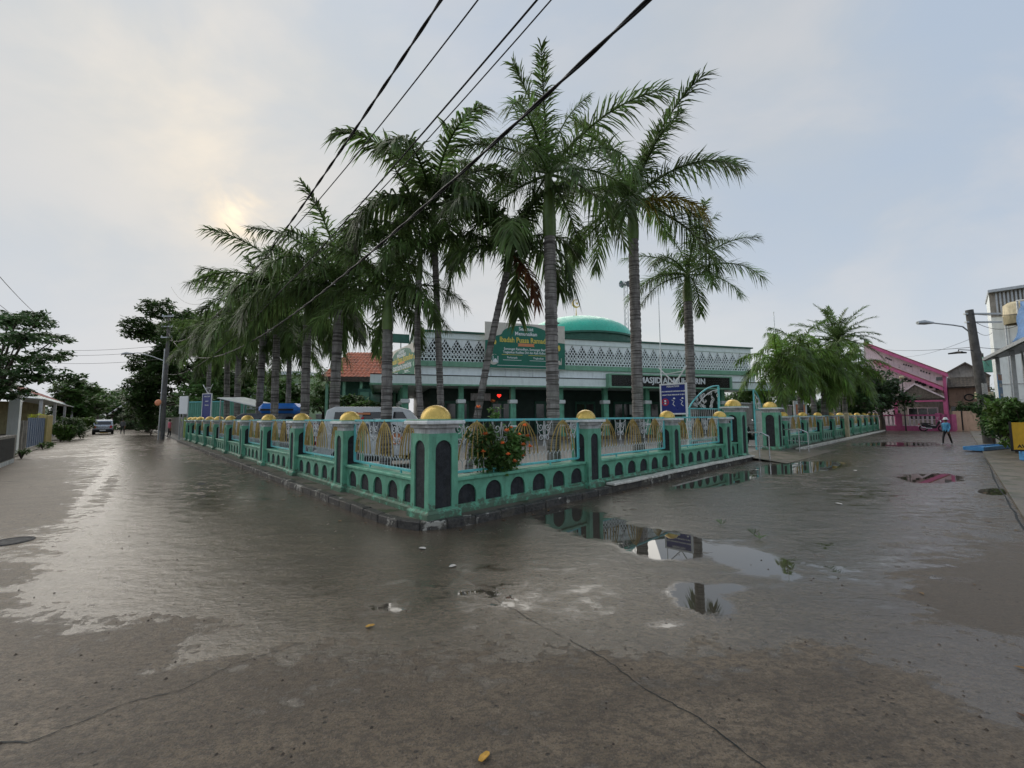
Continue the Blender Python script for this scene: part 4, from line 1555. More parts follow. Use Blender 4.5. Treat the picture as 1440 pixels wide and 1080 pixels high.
def palm(base, crown, label, style='royal', r=.16, n=15, fl=1.0, shaft=1.1, bend=0.0, dead=None, yellow=None, bulge=1.0, mid=None, lowest=0):
    bx_, by_ = base.x, base.y
    t = thing('palm_tree', label, 'palm tree', (bx_, by_, .08), 0, 'palms around the mosque')
    top = Vector((crown.x - bx_, crown.y - by_, crown.z - .08))
    rg = random.Random(int(abs(crown.x * 1000 + crown.z * 77)))
    P0, P3 = Vector((0, 0, 0)), top
    ctrl = mid if mid is not None else Vector((top.x * (.5 - bend), top.y * .5, top.z * .5))

    def at(s):
        return P0 * (1 - s) ** 2 + ctrl * 2 * s * (1 - s) + P3 * s * s
    H = top.z
    s1 = 1 - shaft / H
    nst = int(H * s1 / .055)
    pts, rs = [], []
    for i in range(nst + 1):
        s = s1 * i / nst
        pts.append(at(s))
        prof = 1.0 + .35 * math.exp(-s * H / .35) - .12 * s + (.05 * math.sin(s * PI)) * bulge
        ring = 1.0 - (.085 if i % 3 == 0 else 0.0) + rg.uniform(-.008, .008)
        rs.append(r * prof * ring)
    MB().tube(pts, rs, 14, True).build('trunk', MT['trunk'], t)
    sp_, sr = [], []
    for i in range(9):
        s = s1 + (1 - s1) * i / 8
        sp_.append(at(s))
        sr.append(r * (1.0 + .12 * math.sin(PI * min(1, i / 5)) - .5 * (i / 8) ** 1.6))
    MB().tube(sp_, sr, 12, True).build('crownshaft', MT['shaft'], t)
    fs = frond_set(style)
    az = rg.uniform(0, 6)
    for i in range(n):
        q = (i + .5) / n
        idx = min(len(ELEVS) - 1 - lowest, int(q ** .85 * (len(ELEVS) - lowest)))
        e, me_ = fs[idx * 2 + rg.randint(0, 1)]
        az += 2.399 + rg.uniform(-.35, .35)
        f = put('frond', me_, t)
        sc = fl * rg.uniform(.86, 1.12) * (.92 if idx == 0 else 1)
        f.matrix_local = Matrix.Translation(top + Vector((0, 0, -.12 * q))) @ Matrix.Rotation(az, 4, 'Z') @ Matrix.Rotation(rg.uniform(-.1, .1), 4, 'X') @ Matrix.Scale(sc, 4)
    for spec, me_ in ((dead, DEADM), (yellow, YELM)):
        if spec is not None:
            f = put('frond', me_, t)
            f['label'] = 'withered brown hanging frond' if spec is dead else 'yellowing drooping frond'
            f.matrix_local = Matrix.Translation(top + Vector((0, 0, -.3))) @ Matrix.Rotation(spec, 4, 'Z') @ Matrix.Scale(fl * .95, 4)
    return t


def palm_px(ub, depth, uc, vc, label, **kw):
    b = D(ub, 588, depth)
    c = D(uc, vc, kw.pop('cdepth', depth))
    return palm(Vector((b.x, b.y, .1)), c, label, **kw)


palm_px(778.5, 9.8, 771, 240, 'tallest royal palm with a thick ringed trunk in front of the big banner', style='royal', r=.155, n=18, fl=.98, shaft=1.7, lowest=1)
palm_px(897, 12.3, 889, 278, 'tall royal palm with a yellowing frond left of the blue warning sign', style='royal', r=.165, n=18, fl=1.15, shaft=1.35, lowest=1, yellow=R(-28))
palm_px(972.5, 14.8, 966, 383, 'shorter royal palm right of the blue warning sign', style='royal', r=.165, n=16, fl=.90, shaft=1.1, lowest=1)
palm_px(658, 10.8, 722, 345, 'slim palm leaning over with a withered brown frond', style='arch', r=.095, n=12, fl=1.0, shaft=.75, bend=.14, dead=R(-50), lowest=2)
palm_px(624, 11.5, 609, 285, 'slim tall palm with a yellow green crownshaft behind the corner pillar', style='arch', r=.095, n=15, fl=1.18, shaft=.95, lowest=2)
b_ = D(606, 588, 11.0); c_ = D(592, 350, 11.0)
palm(Vector((b_.x, b_.y, .1)), c_, 'slim palm with a curved bare trunk behind the corner pillar', style='fox', r=.085, n=9, fl=.80, shaft=.75, lowest=2, mid=Vector((-.55, 0, 2.4)))
palm_px(543.5, 11.0, 546, 408, 'foxtail palm with a grey ringed trunk beside the white van', style='fox', r=.145, n=13, fl=.88, shaft=1.1, lowest=1)
palm_px(468, 13.0, 478, 402, 'foxtail palm behind the second pillar from the corner with drooping crown', style='fox', r=.155, n=19, fl=1.22, shaft=.8, lowest=2)
palm_px(428.5, 15.0, 433, 428, 'high crowned foxtail palm in the row beside the blue roofed van', style='fox', r=.155, n=19, fl=1.25, shaft=.8, lowest=2)
palm_px(386, 18.0, 390, 446, 'foxtail palm standing left of the blue roofed van', style='fox', r=.155, n=20, fl=1.22, shaft=.8, lowest=1)
palm_px(363, 20.0, 372, 442, 'leaning foxtail palm in the long row against the light green building', style='fox', r=.155, n=20, fl=1.2, shaft=.8, lowest=1)
palm_px(334, 23.5, 336, 470, 'foxtail palm in front of the green hoarding beside the narrow blue board', style='fox', r=.16, n=17, fl=1.15, shaft=.8)
palm_px(320, 25.9, 320, 472, 'foxtail palm nearest the narrow blue board at the far end of the row', style='fox', r=.16, n=17, fl=1.2, shaft=.8)
palm_px(405, 22.0, 408, 470, 'low palm with dark hanging fronds behind the row of trunks', style='fox', r=.13, n=16, fl=1.1, shaft=.6)
palm_px(292, 29.5, 296, 470, 'yellowish palm by the end of the fence next to the utility pole', style='bright', r=.14, n=13, fl=1.05, shaft=.6)
# beyond the gate
palm_px(1098, 20.3, 1094, 508, 'bright green palm right behind the far gate pier', style='bright', r=.15, n=17, fl=.86, shaft=.6)
palm_px(1125, 22.8, 1124, 500, 'bright green palm behind the small poster board', style='bright', r=.14, n=16, fl=.90, shaft=.6)
palm_px(1146, 25.5, 1140, 512, 'bright green palm in the thick of the clump beyond the gate', style='bright', r=.14, n=15, fl=.90, shaft=.6)
palm_px(1158, 26.4, 1160, 516, 'bright green palm with the thickest trunk in the clump beyond the gate', style='bright', r=.2, n=19, fl=1.0, shaft=.6)
palm_px(1188, 31.5, 1186, 522, 'darker green palm near the cream concrete post', style='bright', r=.16, n=19, fl=1.08, shaft=.6)
palm_px(1176, 36.0, 1177, 476, 'date palm with stiff grey green fronds rising above the bright palms', style='date', r=.25, n=28, fl=1.12, shaft=.3, lowest=1)

# ------------------------------------------------------------------ broadleaf trees and shrubs
def leaf_cloud(mb, blobs, n, size, rg, flat=.4, asp=.5):
    vols = [b[3] * b[4] * b[5] for b in blobs]
    tot = sum(vols)
    for (cx, cy, cz, rx, ry, rz_), v in zip(blobs, vols):
        k = max(6, int(n * v / tot))
        clumps = []
        for _ in range(max(4, k // 22)):
            while True:
                p = Vector((rg.uniform(-1, 1), rg.uniform(-1, 1), rg.uniform(-1, 1)))
                if .35 < p.length < 1:
                    break
            clumps.append(p)
        for i in range(k):
            c = clumps[rg.randrange(len(clumps))]
            p = c + Vector((rg.gauss(0, .13), rg.gauss(0, .13), rg.gauss(0, .09)))
            q = Vector((cx + p.x * rx, cy + p.y * ry, cz + p.z * rz_))
            a = rg.uniform(0, 2 * PI)
            tl = rg.gauss(-.25, flat)
            d = Vector((math.cos(a) * math.cos(tl), math.sin(a) * math.cos(tl), math.sin(tl)))
            w = d.cross(Vector((rg.gauss(0, .35), rg.gauss(0, .35), 1))).normalized()
            s = size * rg.uniform(.6, 1.35)
            nn = w.cross(d).normalized()
            mb.add([q, q + d * s * .5 + w * s * asp * .5 - nn * s * .06, q + d * s, q + d * s * .5 - w * s * asp * .5 - nn * s * .06], [(0, 1, 2), (0, 2, 3)])


def tree(name, label, o, blobs, n, size, mat, th, r=.14, seed=1, cat='tree', group=None, branches=6):
    t = thing(name, label, cat, o, 0, group)
    rg = random.Random(seed)
    tr = MB()
    tr.tube([(0, 0, -.1), (rg.uniform(-.1, .1), rg.uniform(-.1, .1), th * .5), (rg.uniform(-.2, .2), rg.uniform(-.2, .2), th)], [r * 1.35, r, r * .75], 9)
    for i in range(branches):
        b = blobs[i % len(blobs)]
        e = Vector((b[0] + rg.uniform(-.5, .5) * b[3], b[1] + rg.uniform(-.5, .5) * b[4], b[2] + rg.uniform(-.3, .5) * b[5]))
        s = Vector((0, 0, th * rg.uniform(.7, 1.0)))
        m = s.lerp(e, .5) + Vector((0, 0, rg.uniform(0, .4)))
        tr.tube([s, m, e], [r * .55, r * .35, r * .1], 6)
    tr.build('trunk', MT['bark'], t)
    cw = MB()
    leaf_cloud(cw, blobs, n, size, rg)
    cw.build('crown', mat, t)
    return t


def rblobs(rg, n, cx, cy, cz, rx, ry, rz_, s=.45):
    out = []
    for _ in range(n):
        out.append((cx + rg.uniform(-1, 1) * rx * (1 - s), cy + rg.uniform(-1, 1) * ry * (1 - s), cz + rg.uniform(-1, 1) * rz_ * (1 - s),
                    rx * s * rg.uniform(.7, 1.2), ry * s * rg.uniform(.7, 1.2), rz_ * s * rg.uniform(.6, 1.1)))
    return out


# layered tree on the left verge
q = D(-12, 588, 18.5)
rg = random.Random(11)
bl_ = []
for v, (ua, ub) in {452: (-5, 55), 478: (-40, 80), 505: (-40, 82), 526: (-30, 86), 550: (-40, 30)}.items():
    for k in range(5):
        u = ua + (ub - ua) * (k + .5) / 5 + rg.uniform(-6, 6)
        p = D(u, v + rg.uniform(-6, 6), 18.5 + rg.uniform(-1.6, 1.6))
        bl_.append((p.x - q.x, p.y - q.y, p.z, .85, .95, .30))
tree('almond_tree', 'layered dark green tree overhanging the low wall on the left roadside', (q.x, q.y, .05), bl_, 9500, .20, MT['leaf_dark'], 2.6, .13, 3, branches=14)
# dark tree beside the left utility pole
q = W(4.5, 50)
rg = random.Random(21)
bl_ = []
for k in range(34):
    u, v = rg.uniform(190, 305), rg.uniform(445, 580)
    if u < 225 and rg.random() < .4:
        v = rg.uniform(430, 470)
    p = D(u, v, 42 + rg.uniform(-3, 4))
    bl_.append((p.x - q.x, p.y - q.y, p.z, 1.5, 1.5, 1.0))
tree('shade_tree', 'large dark leafy tree behind the utility pole at the end of the fence', (q.x, q.y, 0), bl_, 42000, .36, MT['leaf_mid'], 4.0, .3, 5, branches=16)
# roadside trees further down the left street
spec = [(118, 545, 58, 4.0, 5.5, 'leaf_mid', 'mid green round tree behind the parked silver car'), (160, 560, 95, 6, 7, 'leaf_dark', 'distant dark tree closing off the street behind the barrier'),
        (185, 565, 70, 3.5, 5.0, 'leaf_dark', 'dark roadside tree behind the raised barrier arm'), (210, 560, 55, 3.0, 5.0, 'leaf_dark', 'dark tree left of the utility pole'),
        (140, 548, 120, 9, 10, 'leaf_mid', 'tall distant tree above the end of the street'), (104, 566, 56, 2.2, 3.6, 'leaf_mid', 'leafy tree beside the yellow wall pillar'),
        (172, 556, 130, 9, 9, 'leaf_dark', 'faraway dark tree at the vanishing end of the street')]
for i, (u, v, yy, rad, hh, mt, lab) in enumerate(spec):
    p = D(u, v, yy)
    rg = random.Random(40 + i)
    q = Vector((p.x, p.y, 0))
    bl_ = rblobs(rg, 9, 0, 0, max(hh * .55, p.z * .8), rad, rad, hh * .42, .5)
    tree('roadside_tree', lab, q, bl_, 4200, .34 + .004 * yy, MT[mt], hh * .35, .2, 60 + i, branches=7, group='trees down the left street')


def shrub(label, o, rad, hh, n, size, mat, seed, name='shrub', group=None, nb=5):
    rg = random.Random(seed)
    t = thing(name, label, 'shrub', o, 0, group)
    st_ = MB()
    for k in range(5):
        a = rg.uniform(0, 6.28)
        st_.tube([(0, 0, -.05), (math.cos(a) * rad * .25, math.sin(a) * rad * .25, hh * .45), (math.cos(a) * rad * .5, math.sin(a) * rad * .5, hh * .8)], [.025, .018, .008], 5)
    st_.build('stem', MT['bark'], t)
    cw = MB()
    leaf_cloud(cw, rblobs(rg, nb, 0, 0, hh * .52, rad, rad, hh * .5, .55), n, size, rg, .6)
    cw.build('foliage', MT[mat], t)
    return t


for i, (u, v, rad, hh, mt, lab) in enumerate([(100, 618, 1.3, 2.2, 'leaf_mid', 'leafy shrub at the foot of the yellow wall pillar'), (112, 613, 1.3, 2.0, 'leaf_lime', 'light green shrub beside the parked silver car'),
                                              (85, 621, .9, 1.5, 'leaf_lime', 'low lime green shrub in front of the yellow pillar'), (212, 612, 1.7, 3.2, 'leaf_mid', 'bushy green shrub left of the utility pole'),
                                              (196, 606, 1.9, 3.0, 'leaf_dark', 'dark bushy shrub on the right edge of the far street')]):
    q = G(u, v)
    shrub(lab, (q.x, q.y, 0), rad, hh, 2600, .22, mt, 80 + i)
# distant trees to the right
for i, (u, v, yy, rad, hh, lab) in enumerate([(1216, 540, 40, 3.6, 7.2, 'dark bushy tree in front of the pink house beyond the palms'), (1238, 556, 41, 2.0, 5.8, 'dark leafy tree touching the pink house gable'),
                                              (1200, 545, 38, 3.0, 6.0, 'dark tree behind the fence left of the pink house')]):
    p = D(u, v, yy)
    rg = random.Random(140 + i)
    tree('shade_tree', lab, Vector((p.x, p.y, 0)), rblobs(rg, 8, 0, 0, hh * .6, rad, rad, hh * .42, .5), 5200, .34, MT['leaf_dark'], hh * .35, .2, 160 + i, branches=7)
# backdrop trees behind the mosque's left and right ends
for i, (u, yy, rad, hh, lab) in enumerate([(455, 40, 3.4, 6.4, 'green tree behind the van with the blue roof cover'), (395, 34, 3.0, 6.2, 'dense green tree behind the row of foxtail palms'), (340, 37, 3.2, 7.2, 'leafy tree rising behind the green hoarding'), (300, 38, 2.8, 7.4, 'leafy tree over the far end of the green hoarding'), (500, 30, 1.8, 3.6, 'small leafy tree in front of the orange tiled roof'), (1062, 44, 3, 6.2, 'dark tree behind the right end of the mosque')]):
    p = D(u, 560, yy)
    rg = random.Random(240 + i)
    tree('yard_tree', lab, Vector((p.x, p.y, 0)), rblobs(rg, 10, 0, 0, hh * .62, rad, rad, hh * .38, .5), 6000, .30, MT['leaf_mid'], hh * .35, .15, 260 + i, branches=6)

# flowering bush growing through the railing
q = W(1.25, .22)
t = thing('flowering_bush', 'green bush with orange flowers growing through the railing beside the corner pillar', 'bush', (q.x, q.y, .1), TH)
rg = random.Random(5)
st_ = MB()
for k in range(9):
    a = rg.uniform(-1, 1)
    st_.tube([(0, .1, 0), (a * .25, 0, .6), (a * .5, -.2 + rg.uniform(-.1, .2), rg.uniform(.9, 1.55))], [.018, .012, .005], 5)
st_.tube([(0, .1, .2), (-.15, 0, 1.2), (-.32, -.05, 1.78)], [.014, .01, .005], 5)
st_.tube([(0, .1, .2), (.15, 0, 1.2), (.2, -.05, 1.80)], [.014, .01, .005], 5)
st_.build('stem', MT['bark'], t)
cw = MB()
leaf_cloud(cw, [(.05, -.20, .95, .52, .34, .42), (.25, -.16, .85, .42, .30, .30), (-.32, -.12, 1.12, .32, .25, .30), (.55, -.15, .95, .28, .22, .25), (.1, -.22, .78, .42, .2, .2), (.35, -.1, 1.15, .25, .2, .22), (.12, -.05, 1.62, .22, .16, .10)], 3600, .095, rg, .7, .6)
cw.build('foliage', MT['leaf_mid'], t)
flm = MB()
for k in range(14):
    a = k * 2.399
    e = rg.uniform(.1, 1.2)
    d = Vector((math.cos(a) * math.cos(e), math.sin(a) * math.cos(e), math.sin(e)))
    w = d.cross(Vector((0, 0, 1))).normalized() * .014
    flm.add([(0, 0, 0), d * .028 + w, d * .05, d * .028 - w], [(0, 1, 2), (0, 2, 3)])
flm = flm.mesh('flower', MT['flower'])
for (x, y, z) in [(-.25, -.05, 1.66), (.05, -.10, 1.76), (.12, -.50, 1.30), (.55, -.4, 1.33), (-.12, -.54, 1.05), (.35, -.56, 1.0), (.62, -.46, .95), (.15, -.55, .72), (-.38, -.4, 1.2), (.28, -.54, 1.18), (-.42, -.40, .92), (.52, -.5, 1.14), (-.02, -.57, .86), (.0, -.52, 1.25), (.4, -.5, .8)]:
    f = put('flower', flm, t, (x, y, z), rg.uniform(0, 6))
    f.scale = (rg.uniform(1.1, 1.6),) * 3

# ------------------------------------------------------------------ buildings round about
def quadslab(mb, a, b, c, d, th):
    a, b, c, d = map(Vector, (a, b, c, d))
    n = (b - a).cross(d - a).normalized() * th
    mb.add([a, b, c, d, a - n, b - n, c - n, d - n], [(0, 1, 2, 3), (7, 6, 5, 4), (0, 4, 5, 1), (1, 5, 6, 2), (2, 6, 7, 3), (3, 7, 4, 0)])


def tiled(mb, a, b, c, d, pitch=.22, amp=.035, rows=6):
    """roof slope a-b (eaves) to d-c (ridge) with wavy tile courses that step at each row"""
    a, b, c, d = map(Vector, (a, b, c, d))
    n = (b - a).cross(d - a).normalized()
    if n.z < 0:
        n = -n
    nx = max(4, int((b - a).length / pitch) * 4)
    for r_ in range(rows):
        vs, fs = [], []
        for j, (s, lift) in enumerate(((r_ / rows, .035), ((r_ + 1.12) / rows, 0.0))):
            s = min(s, 1)
            for i in range(nx + 1):
                q = i / nx
                p = (a.lerp(b, q)).lerp(d.lerp(c, q), s)
                vs.append(p + n * (lift + amp * (.5 + .5 * math.cos(i * PI / 2))))
        for i in range(nx):
            fs.append((i, i + 1, nx + 2 + i, nx + 1 + i))
        mb.add(vs, fs)
    quadslab(mb, a - n * .02, b - n * .02, c - n * .02, d - n * .02, .05)


# orange tiled building behind the yard with a green shop front
HF = Fr(D(515, 560, 33), R(8))
h = thing('orange_roof_house', 'house with a weathered orange tiled roof and green shop front behind the yard', 'house', HF.o, HF.rz)
xl, xr = HF.x(452), HF.x(562)
ze, zr = HF.z(515, 531), HF.z(515, 496, 4)
MB().box(xl + .5, xr - .2, .8, 9, 0, ze + .1).build('wall', MT['green_dark'], h)
rf = MB()
tiled(rf, (xl, -.3, ze), (xr, -.3, ze), (xr, 4, zr), (xl + 1.0, 4, zr), .3, .05, 9)
quadslab(rf, (xl, 8.5, ze), (xl + 1.0, 4.05, zr), (xr, 4.05, zr), (xr, 8.5, ze), .06)
rf.build('roof', MT['rooftile'], h)
MB().box(xl, xr, -.36, -.3, ze - .35, ze + .02).build('fascia', MT['bark'], h)
x0, x1 = HF.x(505, -.2), HF.x(535, -.2)
w_ = MB().box(x0 - .1, x1 + .1, -.2, .8, 1.0, ze - .9).build('shop_front', MT['green_dark'], h)
for k in range(2):
    xa = x0 + (x1 - x0) * k / 2
    MB().box(xa + .06, xa + (x1 - x0) / 2 - .06, -.22, -.19, 2.1, ze - 1.15).build('pane', MT['greenglass'], w_)
for k in range(5):
    x = xl + .4 + k * (xr - xl - .8) / 4
    MB().box(x - .1, x + .1, -.1, .1, .1, ze).build('post', MT['ledge'], h)

# light green building with a hoarding in front
HF = Fr(D(370, 560, 44), R(-6))
h = thing('light_green_building', 'pale green two storey building glimpsed behind the row of palm trunks', 'building', HF.o, HF.rz)
xl, xr = HF.x(300), HF.x(428)
zt = HF.z(370, 528)
MB().box(xl, xr, 0, 8, 0, zt).build('wall', MT['lightgreen'], h)
MB().box(xl - .3, xr + .3, -.4, 8.3, zt, zt + .35).build('roof_slab', MT['white'], h)
MB().box(xl, xr, -.12, 0, zt * .42, zt * .42 + .35).build('floor_band', MT['white'], h)
for k in range(7):
    x = xl + 1.2 + k * (xr - xl - 2.4) / 6
    w_ = MB().box(x - .5, x + .5, -.06, 0, zt * .6, zt * .85).build('window', MT['white'], h)
    MB().box(x - .42, x + .42, -.075, -.06, zt * .62, zt * .83).build('pane', MT['glass'], w_)
HF = Fr(D(310, 580, 33), R(-14))
h = thing('hoarding', 'mint green metal hoarding at the far end of the yard', 'hoarding', HF.o, HF.rz)
xl, xr = HF.x(264), HF.x(347)
zt = HF.z(300, 565.5)
n = 9
for k in range(n):
    xa, xb = xl + (xr - xl) * k / n, xl + (xr - xl) * (k + 1) / n
    m = MB()
    m.box(xa + .01, xb - .01, 0, .03, .1, zt)
    for j in range(3):
        m.box(xa + (xb - xa) * (j + .3) / 3, xa + (xb - xa) * (j + .5) / 3, -.03, 0, .12, zt - .02)
    m.build('panel', MT['hoard'], h)
MB().box(xl, xr, -.05, .05, zt, zt + .08).build('top_rail', MT['teal'], h)
HF = Fr(D(257, 588, 30.5), R(-25))
t = thing('notice_board', 'white sheet board on thin yellow green posts at the far end of the fence', 'sign', HF.o, HF.rz)
MB().box(-.55, .5, 0, .05, 2.0, 3.3).build('board', MT['txtwhite'], t)
m = MB()
for x in (-.5, -.1, .45):
    m.box(x - .03, x + .03, .05, .1, 0, 3.2)
m.build('post', MT['metal'], t)
for (u, v) in ((260, 617),):
    q = G(u, v)
    m = MB().box(-.12, .12, -.12, .12, 0, 1.75, bev=.02)
    m.box(-.3, .3, -.06, .06, 1.45, 1.6, bev=.02)
    tag(m.build('gate_post', MT['leaf_lime'] if False else pm('lime_paint', (.42, .52, .16), .6, .1, 3, .1, dirt=.3), None, (q.x, q.y, 0), TH), 'pale lime green post with a short cross arm at the end of the fence', 'post')

# pink house at the end of the right-hand street
PF = Fr(W(57.3, 0), TH - PI / 2)
h = thing('pink_house', 'pink and white two storey house with sloping pink roof edges at the street end', 'house', PF.o, PF.rz)


def pxy(F, pts, y):
    return [F.p(u, v, y) for u, v in pts]


m = MB().prism([(x, max(z, -.05)) for x, z in pxy(PF, [(1215, 609), (1331, 609), (1331, 527), (1215, 483)], 0)], 0, 8)
m.build('wall', MT['palepink'], h)
for va, vb, yy in (((1215, 482), (1333, 526), -.6), ((1228, 507), (1326, 545), -1.1)):
    (xa, za), (xb, zb) = PF.p(*va, yy), PF.p(*vb, yy)
    m = MB()
    quadslab(m, (xa, yy, za), (xb, yy, zb), (xb, .3, zb), (xa, .3, za), .1)
    m.prism([(xa, za - .32), (xb, zb - .32), (xb, zb + .03), (xa, za + .03)], yy - .05, yy + .06)
    m.build('roof_edge', MT['pink'], h)
    m = MB()
    quadslab(m, (xa, yy - .02, za + .14), (xb, yy - .02, zb + .14), (xb, 2, zb + .14), (xa, 2, za + .14), .06)
    m.build('roof_tiles', MT['redtile'], h)
for (u0, u1, va, vb) in ((1246, 1253, 503, 506), (1271, 1281, 512, 515), (1295, 1307, 521, 525)):
    for k in range(4):
        u = u0 + (u1 - u0) * k / 3
        x, z = PF.p(u, va + (vb - va) * k / 3, 0)
        MB().box(x - .05, x + .05, -.03, .0, z - .1, z + .06).build('vent', MT['dark'], h)
for (u0, u1, va, vb) in ((1258, 1262, 533, 534), (1268, 1279, 530, 535), (1289, 1298, 537, 540), (1300, 1318, 541, 547)):
    for k in range(3):
        u = u0 + (u1 - u0) * k / 2
        x, z = PF.p(u, va + (vb - va) * k / 2, -.02)
        MB().box(x - .13, x + .13, -.06, .0, z - .14, z + .10).build('vent', MT['dark'], h)
x, z = PF.p(1321, 533, 0)
w_ = MB().box(x - .3, x + .3, -.05, 0, z - .2, z + .25).build('window', MT['palepink'], h)
MB().box(x - .24, x + .24, -.07, -.05, z - .15, z + .2).build('pane', MT['glass'], w_)
# porch roof and porch
y_ = -2.6
(xa, za), (xb, zb) = PF.p(1254, 564, y_), PF.p(1329, 562, y_)
zr = PF.z(1285, 542, 0)
m = MB()
tiled(m, (xa, y_, za), (xb, y_, za), (xb - .2, 0, za + 1.05), (xa + .2, 0, za + 1.05), .25, .04, 6)
m.build('porch_roof', MT['greytile'], h)
(xg0, zg0), (xg1, zg1), (xg2, zg2) = PF.p(1255, 563, y_), PF.p(1286, 541, y_), PF.p(1328, 560, y_)
m = MB().prism([(xg0, zg0 + .05), (xg2, zg2 + .05), (xg1, zg1)], y_ + .06, y_ + .3)
m.build('porch_gable', MT['greytile'], h)
m = MB()
for (x0_, z0_, x1_, z1_) in ((xg0, zg0, xg1, zg1), (xg1, zg1, xg2, zg2)):
    m.prism([(x0_, z0_), (x1_, z1_), (x1_, z1_ + .16), (x0_, z0_ + .16)], y_ - .04, y_ + .35)
m.build('gable_edge', MT['palepink'], h)
m = MB()
m.box(xa - .05, xb + .05, y_ - .05, y_ + .1, za - .16, za)
m.build('porch_beam', MT['pink'], h)
for u in (1258.5, 1328.5):
    x = PF.x(u, y_)
    MB().box(x - .14, x + .14, y_ - .05, y_ + .25, 0, za).build('porch_column', MT['pink'], h)
MB().box(xa, xb, -.04, 0, .3, za - .1).build('porch_wall', MT['plaster'], h)
x0, x1 = PF.x(1275, -.1), PF.x(1318, -.1)
w_ = MB().box(x0, x1, -.10, -.04, 1.0, 2.3).build('window', MT['palepink'], h)
for k in range(3):
    MB().box(x0 + .08 + k * (x1 - x0 - .1) / 3, x0 + (k + 1) * (x1 - x0 - .1) / 3, -.12, -.10, 1.08, 2.2).build('pane', MT['glass'], w_)
x = PF.x(1330.5, -.3)
MB().box(x - .12, x + .12, -.4, .1, 0, PF.z(1330, 524, -.3)).build('corner_pillar', MT['pink'], h)
# pink front wall with openings
y_ = -5.0
t = thing('garden_wall', 'bright pink front wall with pale upright openings before the pink house', 'wall', PF.w(0, y_), PF.rz)
xa, xb = PF.x(1236, y_), PF.x(1341, y_)
zt = PF.z(1280, 583, y_)
m = MB()
m.box(xa, xb, -.1, .1, 0, zt * .30)
m.box(xa, xb, -.12, .12, zt - .14, zt)
m.build('wall', MT['pink'], t)
npn = 17
for k in range(npn):
    x = xa + (xb - xa) * (k + .5) / npn
    big = k in (4, 13)
    if k in (4, 13, 14, 15, 16):
        MB().box(x - .22, x + .22, -.13, .13, .1, zt + (.12 if big else 0)).build('pier', MT['pink'], t)
    else:
        fm = MB()
        for dx in (-.13, .13):
            fm.box(x + dx - .045, x + dx + .045, -.09, .09, zt * .3, zt - .14)
        fm.box(x - .13, x + .13, -.07, .07, zt * .3, zt * .3 + .1)
        fm.build('baluster', MT['palepink'], t)
p = PF.p(1273, 590, -5.6)
lampp = thing('lamp_post', 'thin dark lamp post in front of the pink wall', 'lamp', PF.w(p[0], -5.6), 0)
MB().tube([(0, 0, 0), (0, 0, 5.0)], [.06, .04], 6).build('post', MT['black'], lampp)
MB().lathe([(.04, 5.0), (.2, 5.1), (.16, 5.3), (.02, 5.35)], 8).build('lamp_head', MT['cream'], lampp)
# parked motorbike near the pink wall, built below with motorbike()

# brown house and peach wall
BF = Fr(W(62, -7.5), TH - PI / 2)
h = thing('brown_house', 'weathered brown two storey house with a low gable beside the pink house', 'house', BF.o, BF.rz)
pts = pxy(BF, [(1333, 609), (1392, 609), (1392, 528), (1357, 512), (1333, 524)], 0)
MB().prism([(x, max(z, 0)) for x, z in pts], 0, 7).build('wall', MT['plaster'], h)
(xa, za), (xm, zm), (xb, zb) = BF.p(1330, 524, -.3), BF.p(1357, 509, -.3), BF.p(1394, 528, -.3)
m = MB()
quadslab(m, (xa, -.4, za), (xm, -.4, zm), (xm, 7, zm), (xa, 7, za), .12)
quadslab(m, (xm, -.4, zm), (xb, -.4, zb), (xb, 7, zb), (xm, 7, zm), .12)
m.build('roof', MT['greytile'], h)
(xa, za), (xb, zb) = BF.p(1333, 545, -1.2), BF.p(1392, 545, -1.2)
m = MB()
tiled(m, (xa, -1.6, za), (xb, -1.6, za), (xb, 0, za + 1.1), (xa, 0, za + 1.1), .25, .04, 5)
m.build('lower_roof', MT['greytile'], h)
MB().box(xa, xb, -.9, -.02, za - 2.0, za - .1).build('upper_wall', pm('brown_wall_paint', (.26, .17, .12), .8, .15, 2, .1, dirt=.5), h)
x, z = BF.p(1362, 547, -1)
ring = MB()
ring.tube([(x + .33 * math.cos(2 * PI * i / 16), -.95, za - 1.1 + .33 * math.sin(2 * PI * i / 16)) for i in range(17)], .06, 6)
ring.build('ring_ornament', MT['dark'], h)
for u in (1340, 1350):
    x = BF.x(u, -.05)
    w_ = MB().box(x - .28, x + .28, -.06, 0, .4, 2.6).build('window', MT['cream'], h)
    MB().box(x - .2, x + .2, -.08, -.06, .6, 2.4).build('pane', MT['glass'], w_)
PWF = Fr(W(54, -7.0), TH - PI / 2)
t = thing('garden_wall', 'peach plastered garden wall with a dark gap next to the pink wall', 'wall', PWF.o, PWF.rz)
xa, xm, xm2, xb = PWF.x(1337), PWF.x(1349), PWF.x(1351.5), PWF.x(1392)
zt = PWF.z(1360, 578)
MB().box(xa, xm, 0, .2, 0, zt).build('wall', MT['peach'], t)
MB().box(xm2, xb, 0, .2, 0, zt).build('wall', MT['peach'], t)
MB().box(xm, xm2, .05, .15, .1, zt - .05).build('gate', MT['black'], t)
q = G(1360, 606)
shrub('dark leafy shrub behind the peach wall', PWF.w(PWF.x(1363), 1.2, 0), 1.3, 3.0, 1800, .25, 'leaf_dark', 301)

